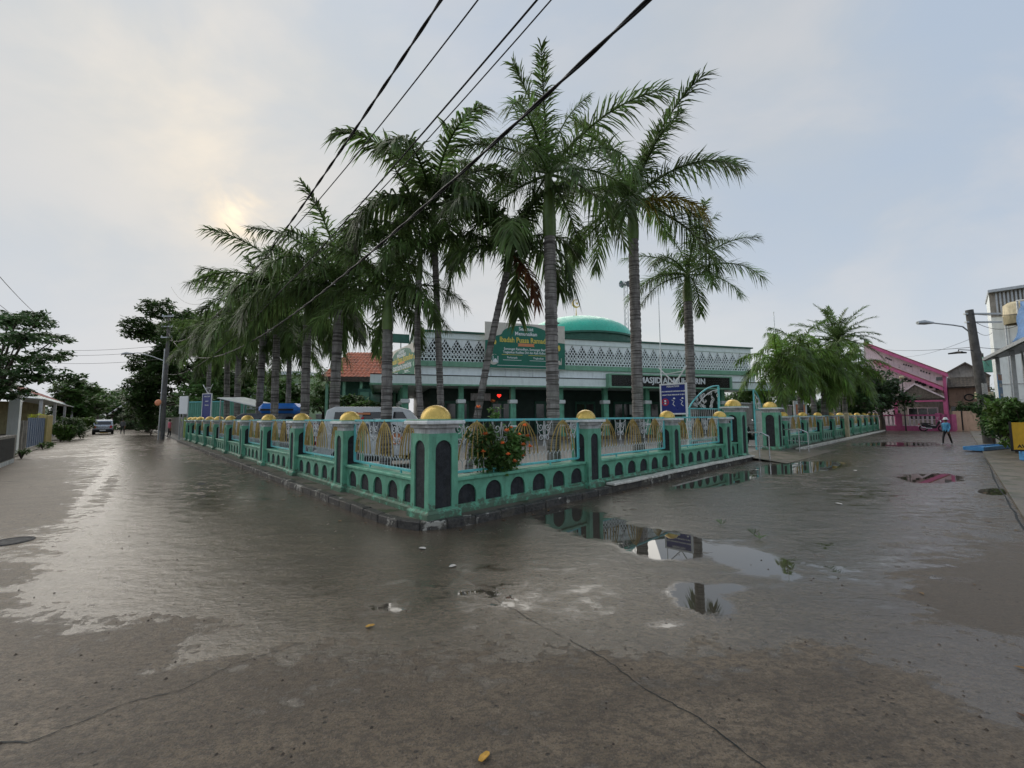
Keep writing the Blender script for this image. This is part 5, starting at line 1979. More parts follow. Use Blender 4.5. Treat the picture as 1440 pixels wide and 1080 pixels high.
# white building on the right with water tank and tarpaulin
cR = D(1405, 560, 26.0)
RF = Fr(cR, TH - PI / 2)
h = thing('white_building', 'tall white building with a grey roof edge on the right roadside', 'building', RF.o, RF.rz)
zt = D(1394, 411, 26).z
MB().box(0, 9, 0, 3.5, 0, zt - 1.6).build('wall', MT['white'], h)
MB().box(0, .12, 0, 3.5, zt - 1.6, zt).build('parapet', MT['white'], h)
m = MB()
m.box(-.05, 9, -.5, 3.6, zt - .12, zt + .05)
m.build('roof', MT['metal'], h)
m = MB()
for k in range(14):
    m.box(.25 + k * .16, .33 + k * .16, -.1, -.04, zt - 1.6, zt - .12)
m.build('louvre', MT['metal'], h)
MB().box(0, 9, -.04, 0, zt - 1.62, zt - .1).build('louvre_back', MT['plaster'], h)
m = MB()
for z in (2.2, 4.4):
    m.box(.0, 9, -.03, 0, z + 1.2, z + 1.25)
for x in (.65, 1.5):
    m.box(x, x + .03, -.02, 0, 0, zt - 1.6)
m.build('panel_joint', MT['capgrey'], h)
q = D(1432, 432, 24.5)
o = MB().lathe([(.02, 1.35), (.4, 1.32), (.62, 1.15), (.64, .6), (.66, .58), (.66, .5), (.64, .48), (.64, .02), (.6, 0)], 18).build('water_tank', MT['cream'], None, (q.x, q.y, q.z - 1.0))
sup = MB()
for dx in (-.4, .4):
    for dy in (-.4, .4):
        sup.tube([(dx, dy, 0), (dx, dy, -q.z + 1.0)], .04, 5)
sup.build('tank_stand', MT['metal'], o)
tag(o, 'cream plastic water tank on a steel stand beside the white building', 'water tank')
a_, b_, c_, d_ = D(1423, 481, 19), D(1470, 481, 16.5), D(1470, 420, 16.5), D(1432, 424, 19)
m = MB()
n = 8
vs, fs = [], []
for j in range(n + 1):
    for i in range(n + 1):
        p = a_.lerp(b_, i / n).lerp(d_.lerp(c_, i / n), j / n)
        vs.append(p + Vector((0, -.10 * math.sin(i * 1.9 + j) - .12 * math.sin(j * PI / n), 0)))
for j in range(n):
    for i in range(n):
        k = j * (n + 1) + i
        fs.append((k, k + 1, k + n + 2, k + n + 1))
m.add(vs, fs, True)
o = m.build('tarpaulin', MT['tarp'])
tag(o, 'blue tarpaulin hanging beside the white building above the shop roof', 'tarpaulin')
so_ = o.modifiers.new('thick', 'SOLIDIFY'); so_.thickness = .02
tp = MB()
tp.tube([d_ + Vector((-.05, .03, .05)), c_ + Vector((.1, .03, .05))], .03, 6)
for p in (c_, d_):
    tp.tube([p + Vector((0, .05, .05)), Vector((p.x, p.y + .05, 0))], .04, 6)
tp.build('pole', MT['metal'], o)
# shop with awning
p0, p1 = D(1394, 507, 20.0), D(1446, 480, 15.2)
zA = 4.3
an = math.atan2(p1.y - p0.y, p1.x - p0.x)
ln = math.hypot(p1.x - p0.x, p1.y - p0.y)
h = thing('shop', 'roadside shop with a dark metal awning and grey roller shutter', 'shop', (p0.x, p0.y, 0), an)
m = MB()
quadslab(m, (-.3, -.2, zA - .05), (ln + 3, -.2, zA - .05), (ln + 3, 4, zA + .9), (-.3, 4, zA + .9), .08)
m.build('awning', MT['black'], h)
MB().box(-.3, ln + 3, -.24, -.16, zA - .10, zA + .04).build('awning_edge', MT['metal'], h)
MB().box(1.2, ln + 3, 2.0, 6, 0, zA + .2).build('wall', MT['plaster'], h)
sh = MB()
for k in range(20):
    sh.box(1.5, ln + 2.5, 1.93, 1.99, .3 + k * .16, .3 + k * .16 + .13)
sh.build('roller_shutter', pm('dull_shutter_steel', (.15, .155, .16), .5, .15, 5, .1, dirt=.4), h)
for x in (.2, 3.0, 6.0):
    MB().box(x - .06, x + .06, .1, .22, 0, zA).build('awning_post', MT['metal'], h)
q = D(1407, 541, 18.5)
t = thing('hanging_banner', 'blue printed banner with an orange top hanging under the shop awning', 'banner', q, R(30))
MB().box(-.32, .30, 0, .02, -.85, .45).build('cloth', MT['skyblue'], t)
MB().box(-.32, .30, -.006, 0, .20, .45).build('print', MT['orange'], t)
m = MB()
m.box(-.2, .2, -.006, 0, -.1, .05)
m.box(-.15, .2, -.006, 0, -.5, -.4)
m.build('print', MT['txtwhite'], t)
MB().tube([(-.36, .01, .48), (.36, .01, .48)], .02, 6).build('rod', MT['metal'], t)

# planting and trough by the right pole
pl = [(1399, 628, 1.0, 2.9, 'leaf_dark', 'dark shrub with pale blossoms beside the right utility pole'), (1412, 632, .8, 1.6, 'leaf_mid', 'leafy green shrub growing in the blue trough'),
      (1430, 638, 1.3, 2.2, 'leaf_lime', 'spreading shrub with long light green leaves behind the yellow sign'), (1446, 640, 1.2, 2.3, 'leaf_mid', 'tall leafy shrub in front of the roller shutter')]
for i, (u, v, rad, hh, mt, lab) in enumerate(pl):
    q = G(u, v)
    shrub(lab, (q.x, q.y, .05), rad * .8, hh, 2300, .17 if mt != 'leaf_lime' else .26, mt, 320 + i)
q0, q1 = G(1384, 636), G(1425, 632)
an = math.atan2(q1.y - q0.y, q1.x - q0.x)
ln = math.hypot(q1.x - q0.x, q1.y - q0.y)
m = MB()
m.box(0, ln, 0, .08, 0, .16, bev=.015)
m.box(0, ln, .55, .63, 0, .16, bev=.015)
m.box(0, .08, .08, .55, 0, .16)
m.box(ln - .08, ln, .08, .55, 0, .16)
m.box(.08, ln - .08, .08, .55, .0, .11)
tag(m.build('planter', MT['skyblue'], None, (q0.x, q0.y, .05), an), 'low bright blue planter trough at the foot of the shrubs', 'planter')
q = G(1452, 650)
t = thing('yellow_sign', 'yellow sign panel on a light blue base at the right roadside', 'sign', (q.x, q.y, .05), R(-25))
MB().box(-.42, .6, -.03, .03, .35, 1.25, bev=.008).build('panel', MT['yellow'], t)
m = MB()
m.box(-.46, -.42, -.035, .035, .3, 1.28)
m.box(-.46, .62, -.035, .035, .30, .35)
m.build('frame', MT['black'], t)
MB().box(-.25, .6, -.12, .12, 0, .30, bev=.02).build('base', MT['skyblue'], t)
text('AWAS', .16, MT['black'], t, Matrix.Translation((-.10, -.033, .46)), bold=.004)

# ---------------------------------------------------- left roadside
LF = Fr(W(-7.3, 0), TH + PI / 2)
h = thing('carport_house', 'white house with a dark carport behind the low wall on the left', 'house', LF.o, LF.rz)
x0, x1 = LF.x(-60), LF.x(27)
MB().box(x0, x1 - .1, 3.0, 9, 0, 3.4).build('wall', MT['white'], h)
MB().box(x0, x1 - .1, .2, 9, 3.0, 3.25).build('carport_roof', MT['plaster'], h)
MB().box(x1 - .5, x1 + .1, -.1, .25, 0, 3.0).build('gate_pillar', MT['white'], h)
MB().box(x0, x1 - .5, 2.9, 2.99, 0, 3.0).build('carport_shade', MT['dark'], h)  # near-black sheet standing in for the shade inside the open carport
m = MB()
quadslab(m, (x0, 2, 3.6), (x1 + .3, 2, 3.6), (x1 + .3, 6, 5.2), (x0, 6, 5.2), .12)
m.build('roof', MT['white'], h)
LF2 = Fr(W(-6.55, 0), TH + PI / 2)
xa, xb = LF2.x(-40, 0, 640), LF2.x(21, 0, 640)
t = thing('low_wall', 'grey low roadside wall with a dark recessed panel', 'wall', LF2.o, LF2.rz)
MB().box(xa, xb, 0, .25, 0, 1.05, bev=.02).build('wall', MT['plaster'], t)
MB().box(xa + .2, xb - .45, -.02, 0, .18, .95).build('panel', MT['arch'], t)
m = MB()
for k in range(24):
    xk = xb - .5 - k * .3
    if xk > xa:
        m.box(xk, xk + .15, -.03, 0, .0, .14)
m.build('foot_tile', MT['capwhite'], t)
# blue grey gate, yellow pillar
t = thing('yard_gate', 'blue grey sheet metal yard gate between grey posts and a yellow pillar', 'gate', LF.o, LF.rz)
xa, xb, xc = LF.x(44), LF.x(66), LF.x(74)
MB().box(xa, xb, 0, .06, .1, 1.75).build('gate_leaf', MT['bluegate'], t)
m = MB()
for k in range(8):
    xk = xa + (xb - xa) * (k + .5) / 8
    m.box(xk - .02, xk + .02, -.03, 0, .12, 1.74)
m.build('gate_rib', MT['bluegate'], t)
MB().box(xb, xc, -.1, .3, 0, 1.95, bev=.02).build('pillar', pm('ochre_paint', (.46, .36, .13), .6, .12, 3, .1, dirt=.4), t)
for u in (36, 42):
    x = LF.x(u)
    MB().box(x - .1, x + .1, 0, .2, 0, 1.6).build('pillar', MT['plaster'], t)
h = thing('red_roof_house', 'house with a red and white tiled roof behind the blue grey gate', 'house', LF.o, LF.rz)
xa, xb = LF.x(36, 2.0), LF.x(95, 2.0)
ze = LF.z(70, 561, 2.0)
MB().box(LF.x(52, 4), xb, 4, 11, 0, ze).build('wall', pm('ochre_wall', (.40, .36, .20), .7, .12, 2, .1, dirt=.4), h)
m = MB()
tiled(m, (xa - .6, 2, ze), (xb + .4, 2, ze), (xb - 1.0, 6.5, ze + 2.3), (xa + 2.0, 6.5, ze + 2.3), .32, .05, 10)
quadslab(m, (xa - .6, 11, ze), (xa + 2.0, 6.5, ze + 2.25), (xb - 1, 6.5, ze + 2.25), (xb + .4, 11, ze), .08)
m.build('roof', MT['redtile'], h)
MB().box(xa - .6, xb + .4, 1.9, 2.0, ze - .25, ze).build('fascia', MT['white'], h)
m = MB()
quadslab(m, (xa, 1.0, ze - .5), (xb - 4, 1.0, ze - .5), (xb - 4, 4, ze - .2), (xa, 4, ze - .2), .05)
m.build('porch_roof', MT['white'], h)
for k in range(4):
    x = xa + .5 + k * (xb - xa - 5) / 3
    MB().box(x - .1, x + .1, 1.1, 1.3, 0, ze - .5).build('porch_column', MT['capgrey'], h)
t = thing('yellow_balloon_plant', 'small yellow flowering shrub above the blue grey gate', 'shrub', LF.w(LF.x(57, 1), 1.0, 0), 0)
cw = MB()
leaf_cloud(cw, [(0, 0, 1.9, .5, .5, .3)], 300, .16, random.Random(9), .6)
cw.build('foliage', leafm('yellow_leaf', (.38, .40, .04)), t)
MB().tube([(0, 0, 0), (0, 0, 1.8)], .03, 5).build('stem', MT['bark'], t)
for i, (u, v, s) in enumerate(((30, 645, .35), (60, 632, .45), (68, 630, .4))):
    q = G(u, v)
    shrub('low weed tuft on the left verge' if i == 0 else 'low weed tuft by the blue grey gate', (q.x, q.y, .05), s, .35, 260, .10, 'leaf_mid', 400 + i, 'weed_tuft', 'weeds on the left verge')

# ------------------------------------------------------------------ poles, lamps and wires
def utility_pole(name, label, o, h, r0, r1, lean=(0, 0)):
    t = thing(name, label, 'utility pole', o, 0, 'utility poles')
    MB().tube([(0, 0, -.1), (lean[0] * .5, lean[1] * .5, h * .5), (lean[0], lean[1], h)], [r0, (r0 + r1) / 2, r1], 14).build('pole', MT['concrete'], t)
    return t


A = G(228, 618)
ptop = D(226, 442, A.y)
hl = ptop.z
t = utility_pole('utility_pole', 'tall grey concrete utility pole at the far end of the fence', (A.x, A.y, 0), hl, .15, .11)
MB().tube([(-.32, 0, -.1), (-.2, 0, hl * .72)], [.06, .05], 8).build('steel_pole', MT['metal'], t)
m = MB()
for z in (hl - .25, hl - 1.1, hl - 2.0):
    m.box(-.45, .45, -.2, -.12, z, z + .09)
    for x in (-.4, .4):
        m.lathe([(.05, z + .09), (.06, z + .16), (.03, z + .2)], 6, M=Matrix.Translation((x, -.16, 0)))
m.build('cross_arm', MT['metal'], t)
zl = D(222, 509, A.y).z
lp = D(184, 497, A.y)
m = MB()
dx = lp.x - A.x
m.tube([(0, 0, zl), (dx * .4, 0, zl + .45), (dx * .8, 0, lp.z + .05), (dx, 0, lp.z)], .035, 6)
arm = m.build('lamp_arm', MT['metal'], t)
m = MB()
m.tube([(dx + .1, 0, lp.z), (dx - .3, 0, lp.z + .02), (dx - .75, 0, lp.z - .04)], [.05, .13, .07], 8)
m.build('lamp_head', MT['metal'], arm)
q = D(222, 566, A.y - .4)
mr = MB()
mr.lathe([(.001, .06), (.12, .05), (.24, .02), (.26, -.02)], 16)
cm_ = thing('traffic_mirror', 'orange backed convex traffic mirror bracketed to the left utility pole', 'mirror', q, 0)
o = mr.build('mirror', MT['orange'], cm_)
o.rotation_euler = (R(70), R(-60), R(20))
MB().tube([(0, .05, 0), (A.x - q.x, A.y - q.y, -.1)], .03, 6).build('bracket', MT['metal'], cm_)

Rp = G(1392, 625)
rt = D(1363, 436, Rp.y)
hr = rt.z
t = utility_pole('utility_pole', 'leaning concrete utility pole with peeling posters and a curved street lamp', (Rp.x, Rp.y, 0), hr, .24, .16, (rt.x - Rp.x, 0))
def lean_at(z):
    return (rt.x - Rp.x) * z / hr
m = MB()
for z in (hr - .25, hr - .7):
    m.box(lean_at(z) - .3, lean_at(z) + 1.6, -.06, .06, z, z + .08)
m.build('cross_arm', MT['metal'], t)
m = MB()
za = D(1359, 468, Rp.y).z
pe = D(1310, 454, Rp.y)
dx = pe.x - Rp.x
x0 = lean_at(za)
m.tube([(x0, 0, za - .4), (x0 - .18, 0, za + .05), (x0 - .5, 0, za + .33), (x0 - 1.0, 0, za + .42), (dx, 0, pe.z)], .035, 6)
arm = m.build('lamp_arm', MT['metal'], t)
ph = D(1290, 453, Rp.y).x - Rp.x
MB().tube([(dx + .1, 0, pe.z), (dx * .5 + ph * .5, 0, pe.z + .03), (ph, 0, pe.z)], [.05, .13, .09], 8).build('lamp_head', MT['metal'], arm)
z = D(1340, 493, Rp.y).z
m = MB()
m.tube([(lean_at(z), 0, z), (lean_at(z) - .9, 0, z + .05)], .02, 6)
m.tube([(lean_at(z) - .9, 0, z + .05), (lean_at(z) - .9, 0, z - .1)], .02, 6)
for k in range(3):
    a = k * 2 * PI / 3
    m.tube([(lean_at(z) - .9, 0, z - .1), (lean_at(z) - .9 + .4 * math.cos(a), .4 * math.sin(a), z - .12)], [.07, .04], 6)
m.build('small_lamp', MT['black'], t)
for k, (z0, z1) in enumerate(((1.45, 2.05), (2.15, 2.35), (2.6, 3.2), (1.2, 1.4))):
    m = MB()
    for i in range(5):
        a0, a1 = R(-135 + i * 13), R(-135 + (i + 1) * 13)
        r_ = .235
        xx = lean_at((z0 + z1) / 2)
        m.add([(xx + r_ * math.cos(a0), r_ * math.sin(a0), z0), (xx + r_ * math.cos(a1), r_ * math.sin(a1), z0 + random.uniform(-.05, .05)), (xx + r_ * math.cos(a1), r_ * math.sin(a1), z1 + random.uniform(-.08, .05)), (xx + r_ * math.cos(a0), r_ * math.sin(a0), z1)], [(0, 1, 2, 3)])
    m.build('poster_scrap', MT['litter'], t)
# second thinner pole and meters behind
q = D(1390, 600, 30)
t = utility_pole('utility_pole', 'thin dark pole with green boxes behind the leaning pole', (q.x, q.y, 0), D(1389, 497, 30).z, .14, .10)
zz = D(1391, 512, 30).z
MB().box(-.1, .75, -.2, .15, zz - .6, zz + .5, bev=.03).build('junction_box', MT['hoard'], t)
zz = D(1389, 555, 30).z
MB().box(-.7, .5, -.1, .1, zz - .3, zz + .2, bev=.03).build('meter_box', MT['cream'], t)

# overhead cables of the left street: they share the vertical plane from the left pole to one behind the camera
Bp = Vector((13.2, -9.2, 0))
pl_d = Vector((Bp.x - A.x, Bp.y - A.y, 0)).normalized()
pl_n = Vector((-pl_d.y, pl_d.x, 0))


def on_plane(u, v):
    d = ray(u, v)
    c = Vector((0, 0, CAM_H))
    tt = (Vector((A.x, A.y, 0)) - c).dot(pl_n) / d.dot(pl_n)
    q = c + d * tt
    return (q - Vector((A.x, A.y, 0))).dot(pl_d), q.z


span = (Vector((Bp.x, Bp.y, 0)) - Vector((A.x, A.y, 0))).length
bz = []
cabs = [([(620, 0), (470, 225), (250, 480)], .024, 'thick twisted black cable crossing the sky, leftmost of the bundle at the poles'),
        ([(672, 0), (483, 240), (330, 402)], .010, 'thin black wire beside the thick twisted cable'),
        ([(755, 0), (537, 253), (365, 440)], .012, 'thin black wire crossing in front of the palm crowns'),
        ([(775, 0), (632, 162), (440, 366)], .008, 'thinnest grey wire running beside another thin wire'),
        ([(912, 0), (600, 287), (345, 485)], .022, 'thick black cable crossing low in front of the palm crowns')]
for pix, r_, lab in cabs:
    ss, zz = zip(*[on_plane(u, v) for u, v in pix])
    co_ = np.polyfit(ss, zz, 2)
    if co_[0] < 0.0005:
        co_ = np.polyfit([ss[0], ss[-1]], [zz[0] - .0012 * ss[0] ** 2, zz[-1] - .0012 * ss[-1] ** 2], 1)
        co_ = np.array([.0012, co_[0], co_[1]])
    pts = []
    for i in range(61):
        s = span * i / 60
        pts.append(Vector((A.x, A.y, 0)) + pl_d * s + Vector((0, 0, float(np.polyval(co_, s)))))
    bz.append(pts[-1].z)
    m = MB()
    if r_ > .02:
        for k in range(2):
            tw = []
            for i in range(601):
                s = i / 600
                j = min(int(s * 60), 59)
                p = pts[j].lerp(pts[j + 1], s * 60 - j)
                a = s * span * 5.2 + k * PI
                tw.append(p + pl_n * (r_ * .48 * math.cos(a)) + Vector((0, 0, r_ * .48 * math.sin(a))))
            m.tube(tw, r_ * .62, 5, False)
    else:
        m.tube(pts, r_, 5, False)
    tag(m.build('overhead_cable', MT['cable']), lab, 'cable', 'overhead cables from the left pole')
print('cable heights at rear pole', bz)
hb = max(bz) + .4
t = utility_pole('utility_pole', 'concrete utility pole carrying the near ends of the overhead cables', (Bp.x, Bp.y, 0), hb, .2, .14)


def wire(p, q, sag, r_, lab, n=16):
    m = MB()
    m.tube([p.lerp(q, i / n) + Vector((0, 0, -sag * 4 * (i / n) * (1 - i / n))) for i in range(n + 1)], r_, 5, False)
    tag(m.build('overhead_cable', MT['cable']), lab, 'cable', 'smaller overhead wires')


for i, (v0, v1) in enumerate(((487, 486), (494, 493), (505, 505))):
    wire(D(40, v0 + 4, 37), D(226, v1, A.y), .25, .014, ('top', 'middle', 'lowest')[i] + ' of three wires strung across the left street')
wire(D(-60, 318, 10), D(70, 455, 33), .3, .012, 'thin wire above the layered tree on the left')
wire(D(-40, 395, 14), D(60, 470, 40), .2, .012, 'lower thin wire above the layered tree on the left')
rp = lambda z: Vector((Rp.x + lean_at(z), Rp.y, z))
wire(rp(hr - .2), D(1445, 440, 19), .1, .016, 'cable from the leaning pole to the white building')
wire(rp(hr - .5), D(1445, 450, 20), .5, .012, 'drooping cable from the leaning pole to the tarpaulin')
wire(rp(hr - .9), D(1395, 468, 26), .3, .012, 'short drooping cable from the leaning pole to the white wall')
wire(D(1240, 491, 57), rp(hr - 2.0), .2, .016, 'cable from the pink house to the leaning pole')
wire(D(1250, 499, 57), rp(hr - 1.5), .6, .010, 'thin cable sagging from the pink house to the leaning pole')
wire(rp(hr - 2.0), D(1450, 488, 22), .1, .014, 'level cable from the leaning pole past the awning')
wire(rp(hr - 1.0), D(1391, 515, 30), .3, .014, 'cable from the leaning pole to the green boxes')

# raised barrier boom
q = G(150, 611)
t = thing('barrier', 'raised black and white striped barrier boom across the left street', 'barrier', (D(146, 588, 52).x, D(146, 588, 52).y, 0))
bb = Vector(t.location)
e0, e1 = D(150, 585, 52) - bb, D(194, 556, 52) - bb
n = 12
for k in range(n):
    MB().tube([e0.lerp(e1, k / n), e0.lerp(e1, (k + 1) / n)], .10, 6).build('boom_stripe', MT['white'] if k % 2 else MT['black'], t)
MB().box(-.2, .5, -.2, .2, 0, 1.3, bev=.03).build('housing', MT['yellow'], t)

# ------------------------------------------------------------------ vehicles
def loft(mb, outl, hw):
    """side outline (x,z) given half-widths hw(x,z)"""
    n = len(outl)
    vs = [(x, -hw(x, z), z) for x, z in outl] + [(x, hw(x, z), z) for x, z in outl]
    fs = [tuple(range(n)), tuple(range(2 * n - 1, n - 1, -1))] + [(i, i + n, (i + 1) % n + n, (i + 1) % n) for i in range(n)]
    mb.add(vs, fs)


def bevel(o, w=.04, seg=2):
    b = o.modifiers.new('bevel', 'BEVEL')
    b.width = w
    b.segments = seg
    b.limit_method = 'ANGLE'
    b.angle_limit = R(25)
    return o


def wheel(parent, x, y, r, w=.2):
    wh = MB()
    M = Matrix.Translation((x, y, r)) @ Matrix.Rotation(PI / 2, 4, 'X')
    wh.lathe([(r * .62, -w / 2), (r * .95, -w / 2), (r, -w * .3), (r, w * .3), (r * .95, w / 2), (r * .62, w / 2)], 20, M=M)
    o = wh.build('wheel', MT['rubber'], parent)
    rm = MB()
    rm.lathe([(.001, -w * .30), (r * .2, -w * .34), (r * .5, -w * .25), (r * .63, -w * .48), (r * .63, w * .48), (r * .5, w * .25), (.001, w * .3)], 14, M=M)
    rm.build('rim', MT['metal'], o)


def wagon(name, label, cat, loc, rz, paint, L=4.2, Wd=1.68, H=1.85, van=True):
    """nose towards +x, origin in the middle on the ground"""
    t = thing(name, label, cat, loc, rz)
    h = L / 2
    if van:
        out = [(-h, .38), (-h - .02, .95), (-h + .10, 1.02), (-h + .22, H - .10), (-h + .45, H), (h * .30, H - .01), (h * .48, H - .10), (h * .80, 1.06), (h * .98, .92), (h, .62), (h - .02, .36)]
    else:
        out = [(-h, .42), (-h - .02, .92), (-h + .06, 1.0), (-h + .26, H - .10), (-h + .48, H), (h * .05, H), (h * .20, H - .06), (h * .44, 1.08), (h * .95, .96), (h, .70), (h - .02, .40)]
    hw = lambda x, z: Wd / 2 * (1 - .13 * max(0, (z - 1.0) / (H - 1.0)) - (.05 if abs(x) > h * .93 else 0))
    b = MB()
    loft(b, out, hw)
    bevel(b.build('body', paint, t), .05, 3)
    gl = lambda x, z: hw(x, z) + .006
    # side windows
    ztop, zbot = H - .16, 1.05
    xs_ = [(-h + .38, -h * .38), (-h * .34, h * .12), (h * .16, h * .58 if van else h * .30)]
    for xa, xb in xs_:
        for sg in (-1, 1):
            m = MB()
            xt = min(xb, h * (.36 if van else .10))
            m.add([(xa, sg * gl(xa, zbot), zbot), (xb, sg * gl(xb, zbot), zbot), (xt, sg * gl(xt, ztop), ztop), (xa + .08, sg * gl(xa, ztop), ztop)], [(0, 1, 2, 3)])
            m.build('side_window', MT['glass'], t)
    m = MB()
    xb = -h - .01
    m.add([(xb + .115, -Wd * .40, 1.08), (xb + .115, Wd * .40, 1.08), (xb + .225, Wd * .37, H - .20), (xb + .225, -Wd * .37, H - .20)], [(0, 3, 2, 1)])
    m.v = [(x - .03, y, z) for x, y, z in m.v]
    m.build('rear_window', MT['glass'], t)
    m = MB()
    xa, xb = (h * .79, h * .50) if van else (h * .44, h * .22)
    m.add([(xa + .03, -Wd * .42, 1.09), (xa + .03, Wd * .42, 1.09), (xb + .03, Wd * .39, H - .16), (xb + .03, -Wd * .39, H - .16)], [(0, 1, 2, 3)])
    m.build('windscreen', MT['glass'], t)
    for sg in (-1, 1):
        MB().box(-h - .05, -h + .02, sg * Wd * .38 - .09, sg * Wd * .38 + .09, .70, .98).build('tail_light', MT['red'], t)
        MB().box(h - .06, h + .02, sg * Wd * .34 - .14, sg * Wd * .34 + .14, .66, .82).build('headlight', MT['txtwhite'], t)
    MB().box(-h - .10, -h + .05, -Wd * .47, Wd * .47, .34, .58, bev=.03).build('rear_bumper', MT['black'] if not van else paint, t)
    MB().box(h - .05, h + .08, -Wd * .47, Wd * .47, .32, .56, bev=.03).build('front_bumper', MT['black'] if not van else paint, t)
    MB().box(-h - .115, -h - .10, -.24, .24, .40, .52).build('number_plate', MT['txtwhite'], t)
    MB().box(-h + .3, h - .3, -Wd * .44, Wd * .44, .22, .40).build('underbody', MT['black'], t)
    for x in (-h * .62, h * .64):
        for sg in (-1, 1):
            wheel(t, x, sg * (Wd / 2 - .08), .31)
    return t


# white service van parked in the yard behind the first bays
q = D(538, 588, 13.2)
van = wagon('van', 'white van with red lettering parked in the yard behind the fence', 'van', (q.x, q.y, .1), R(14), MT['carwhite'], 3.5, 1.60, 1.84)
text('ZAM', .26, MT['red'], van, Matrix.Translation((-.75, -.83, 1.42)), bold=.012, name='lettering')
m = MB().lathe([(.001, 0), (.17, 0), (.17, .01)], 20, False, M=Matrix.Translation((.45, -.835, .88)) @ Matrix.Rotation(PI / 2, 4, 'X'))
m.build('round_emblem', MT['orange'], van)
MB().box(-.9, -.3, -.835, -.82, 1.60, 1.66).build('stripe', MT['orange'], van)
# dark van with bright blue roof cover further along
q = D(398, 588, 19.5)
v2 = wagon('van', 'dark van with a bright blue rounded roof cover parked behind the palm row', 'van', (q.x, q.y, .1), R(8), pm('slate_car_paint', (.07, .08, .10), .3, .05, 3, 0), 3.8, 1.6, 1.75)
m = MB()
m.box(-.85, .85, -.72, .72, 1.70, 2.2, bev=.18)
m.build('roof_cover', pm('bright_blue_cover', (.04, .22, .72), .35, .08, 3, 0), v2)
MB().box(-.7, .7, -.735, -.71, 1.86, 1.95).build('slot', MT['black'], v2)
q = D(358, 588, 21.0)
t = thing('canopy', 'slanted white sheet canopy on poles behind the palm row', 'canopy', (q.x, q.y, .1), R(-5))
m = MB()
quadslab(m, (-1.3, -.9, 2.55), (1.2, -.9, 2.0), (1.2, .9, 2.1), (-1.3, .9, 2.65), .04)
m.build('sheet', MT['white'], t)
for x, z in ((-1.2, 2.5), (1.1, 2.0)):
    for y in (-.8, .8):
        MB().tube([(x, y, 0), (x, y, z)], .025, 6).build('pole', MT['metal'], t)
# silver wagon down the left street
q = G(144, 611)
wagon('car', 'silver estate car seen from behind, parked down the left street', 'car', (q.x - dRy * 2.0, q.y + dRx * 2.0, 0), TH + PI / 2, MT['carsilver'], 4.1, 1.66, 1.62, van=False)


def motorbike(label, loc, rz):
    t = thing('motorbike', label, 'motorbike', loc, rz, 'parked motorbikes')
    for x in (-.62, .62):
        w = MB()
        M = Matrix.Translation((x, 0, .29)) @ Matrix.Rotation(PI / 2, 4, 'X')
        w.lathe([(.2, -.05), (.28, -.05), (.30, 0), (.28, .05), (.2, .05)], 20, M=M)
        o = w.build('wheel', MT['rubber'], t)
        r_ = MB()
        for k in range(6):
            a = k * PI / 3
            r_.tube([(x, 0, .29), (x + .21 * math.cos(a), 0, .29 + .21 * math.sin(a))], .015, 5)
        r_.lathe([(.2, -.03), (.22, 0), (.2, .03)], 18, M=M)
        r_.build('rim', MT['metal'], o)
    b = MB()
    loft(b, [(-.85, .72), (-.60, .52), (-.2, .30), (.22, .28), (.36, .55), (.52, .80), (.46, .98), (.36, .92), (.22, .50), (-.1, .55), (-.35, .70)], lambda x, z: .13 if z > .6 else .16)
    bevel(b.build('body', MT['black'], t), .03)
    s = MB()
    loft(s, [(-.80, .74), (-.25, .68), (.05, .60), (.02, .68), (-.25, .78), (-.78, .82)], lambda x, z: .13)
    bevel(s.build('seat', MT['rubber'], t), .02)
    f = MB()
    f.tube([(.62, -.08, .29), (.50, -.08, .72), (.42, 0, 1.0)], .022, 6)
    f.tube([(.62, .08, .29), (.50, .08, .72), (.42, 0, 1.0)], .022, 6)
    f.build('fork', MT['metal'], t)
    hb_ = MB()
    hb_.tube([(.30, -.33, 1.02), (.40, -.15, 1.03), (.42, 0, 1.0), (.40, .15, 1.03), (.30, .33, 1.02)], .016, 6)
    hb_.build('handlebar', MT['black'], t)
    for sg in (-1, 1):
        mr_ = MB()
        mr_.tube([(.38, sg * .22, 1.03), (.36, sg * .28, 1.20)], .008, 5)
        mr_.lathe([(.001, -.01), (.065, 0), (.06, .02), (.001, .025)], 12, M=Matrix.Translation((.36, sg * .29, 1.23)) @ Matrix.Rotation(PI / 2, 4, 'Y'))
        mr_.build('mirror', MT['chrome'], t)
    MB().lathe([(.001, .10), (.09, .06), (.11, 0)], 12, M=Matrix.Translation((.50, 0, .92)) @ Matrix.Rotation(PI / 2, 4, 'Y')).build('headlight', MT['txtwhite'], t)
    fd = MB()
    pts = [(.62 + .34 * math.cos(a), .29 + .34 * math.sin(a)) for a in [R(20) + R(120) * i / 8 for i in range(9)]]
    for i in range(8):
        (xa, za), (xb, zb) = pts[i], pts[i + 1]
        fd.add([(xa, -.07, za), (xa, .07, za), (xb, .07, zb), (xb, -.07, zb)], [(0, 1, 2, 3)])
    so2 = fd.build('mudguard', MT['black'], t).modifiers.new('thick', 'SOLIDIFY')
    so2.thickness = .01
    MB().tube([(-.05, -.14, .3), (-.4, -.17, .30), (-.80, -.18, .42)], [.03, .045, .05], 8).build('exhaust', MT['chrome'], t)
    MB().box(-.93, -.86, -.08, .08, .60, .72).build('tail_light', MT['red'], t)
    MB().box(-.95, -.93, -.10, .10, .42, .56).build('number_plate', MT['txtwhite'], t)
    MB().tube([(.0, .12, .25), (.05, .28, 0)], .014, 5).build('kickstand', MT['metal'], t)
    return t


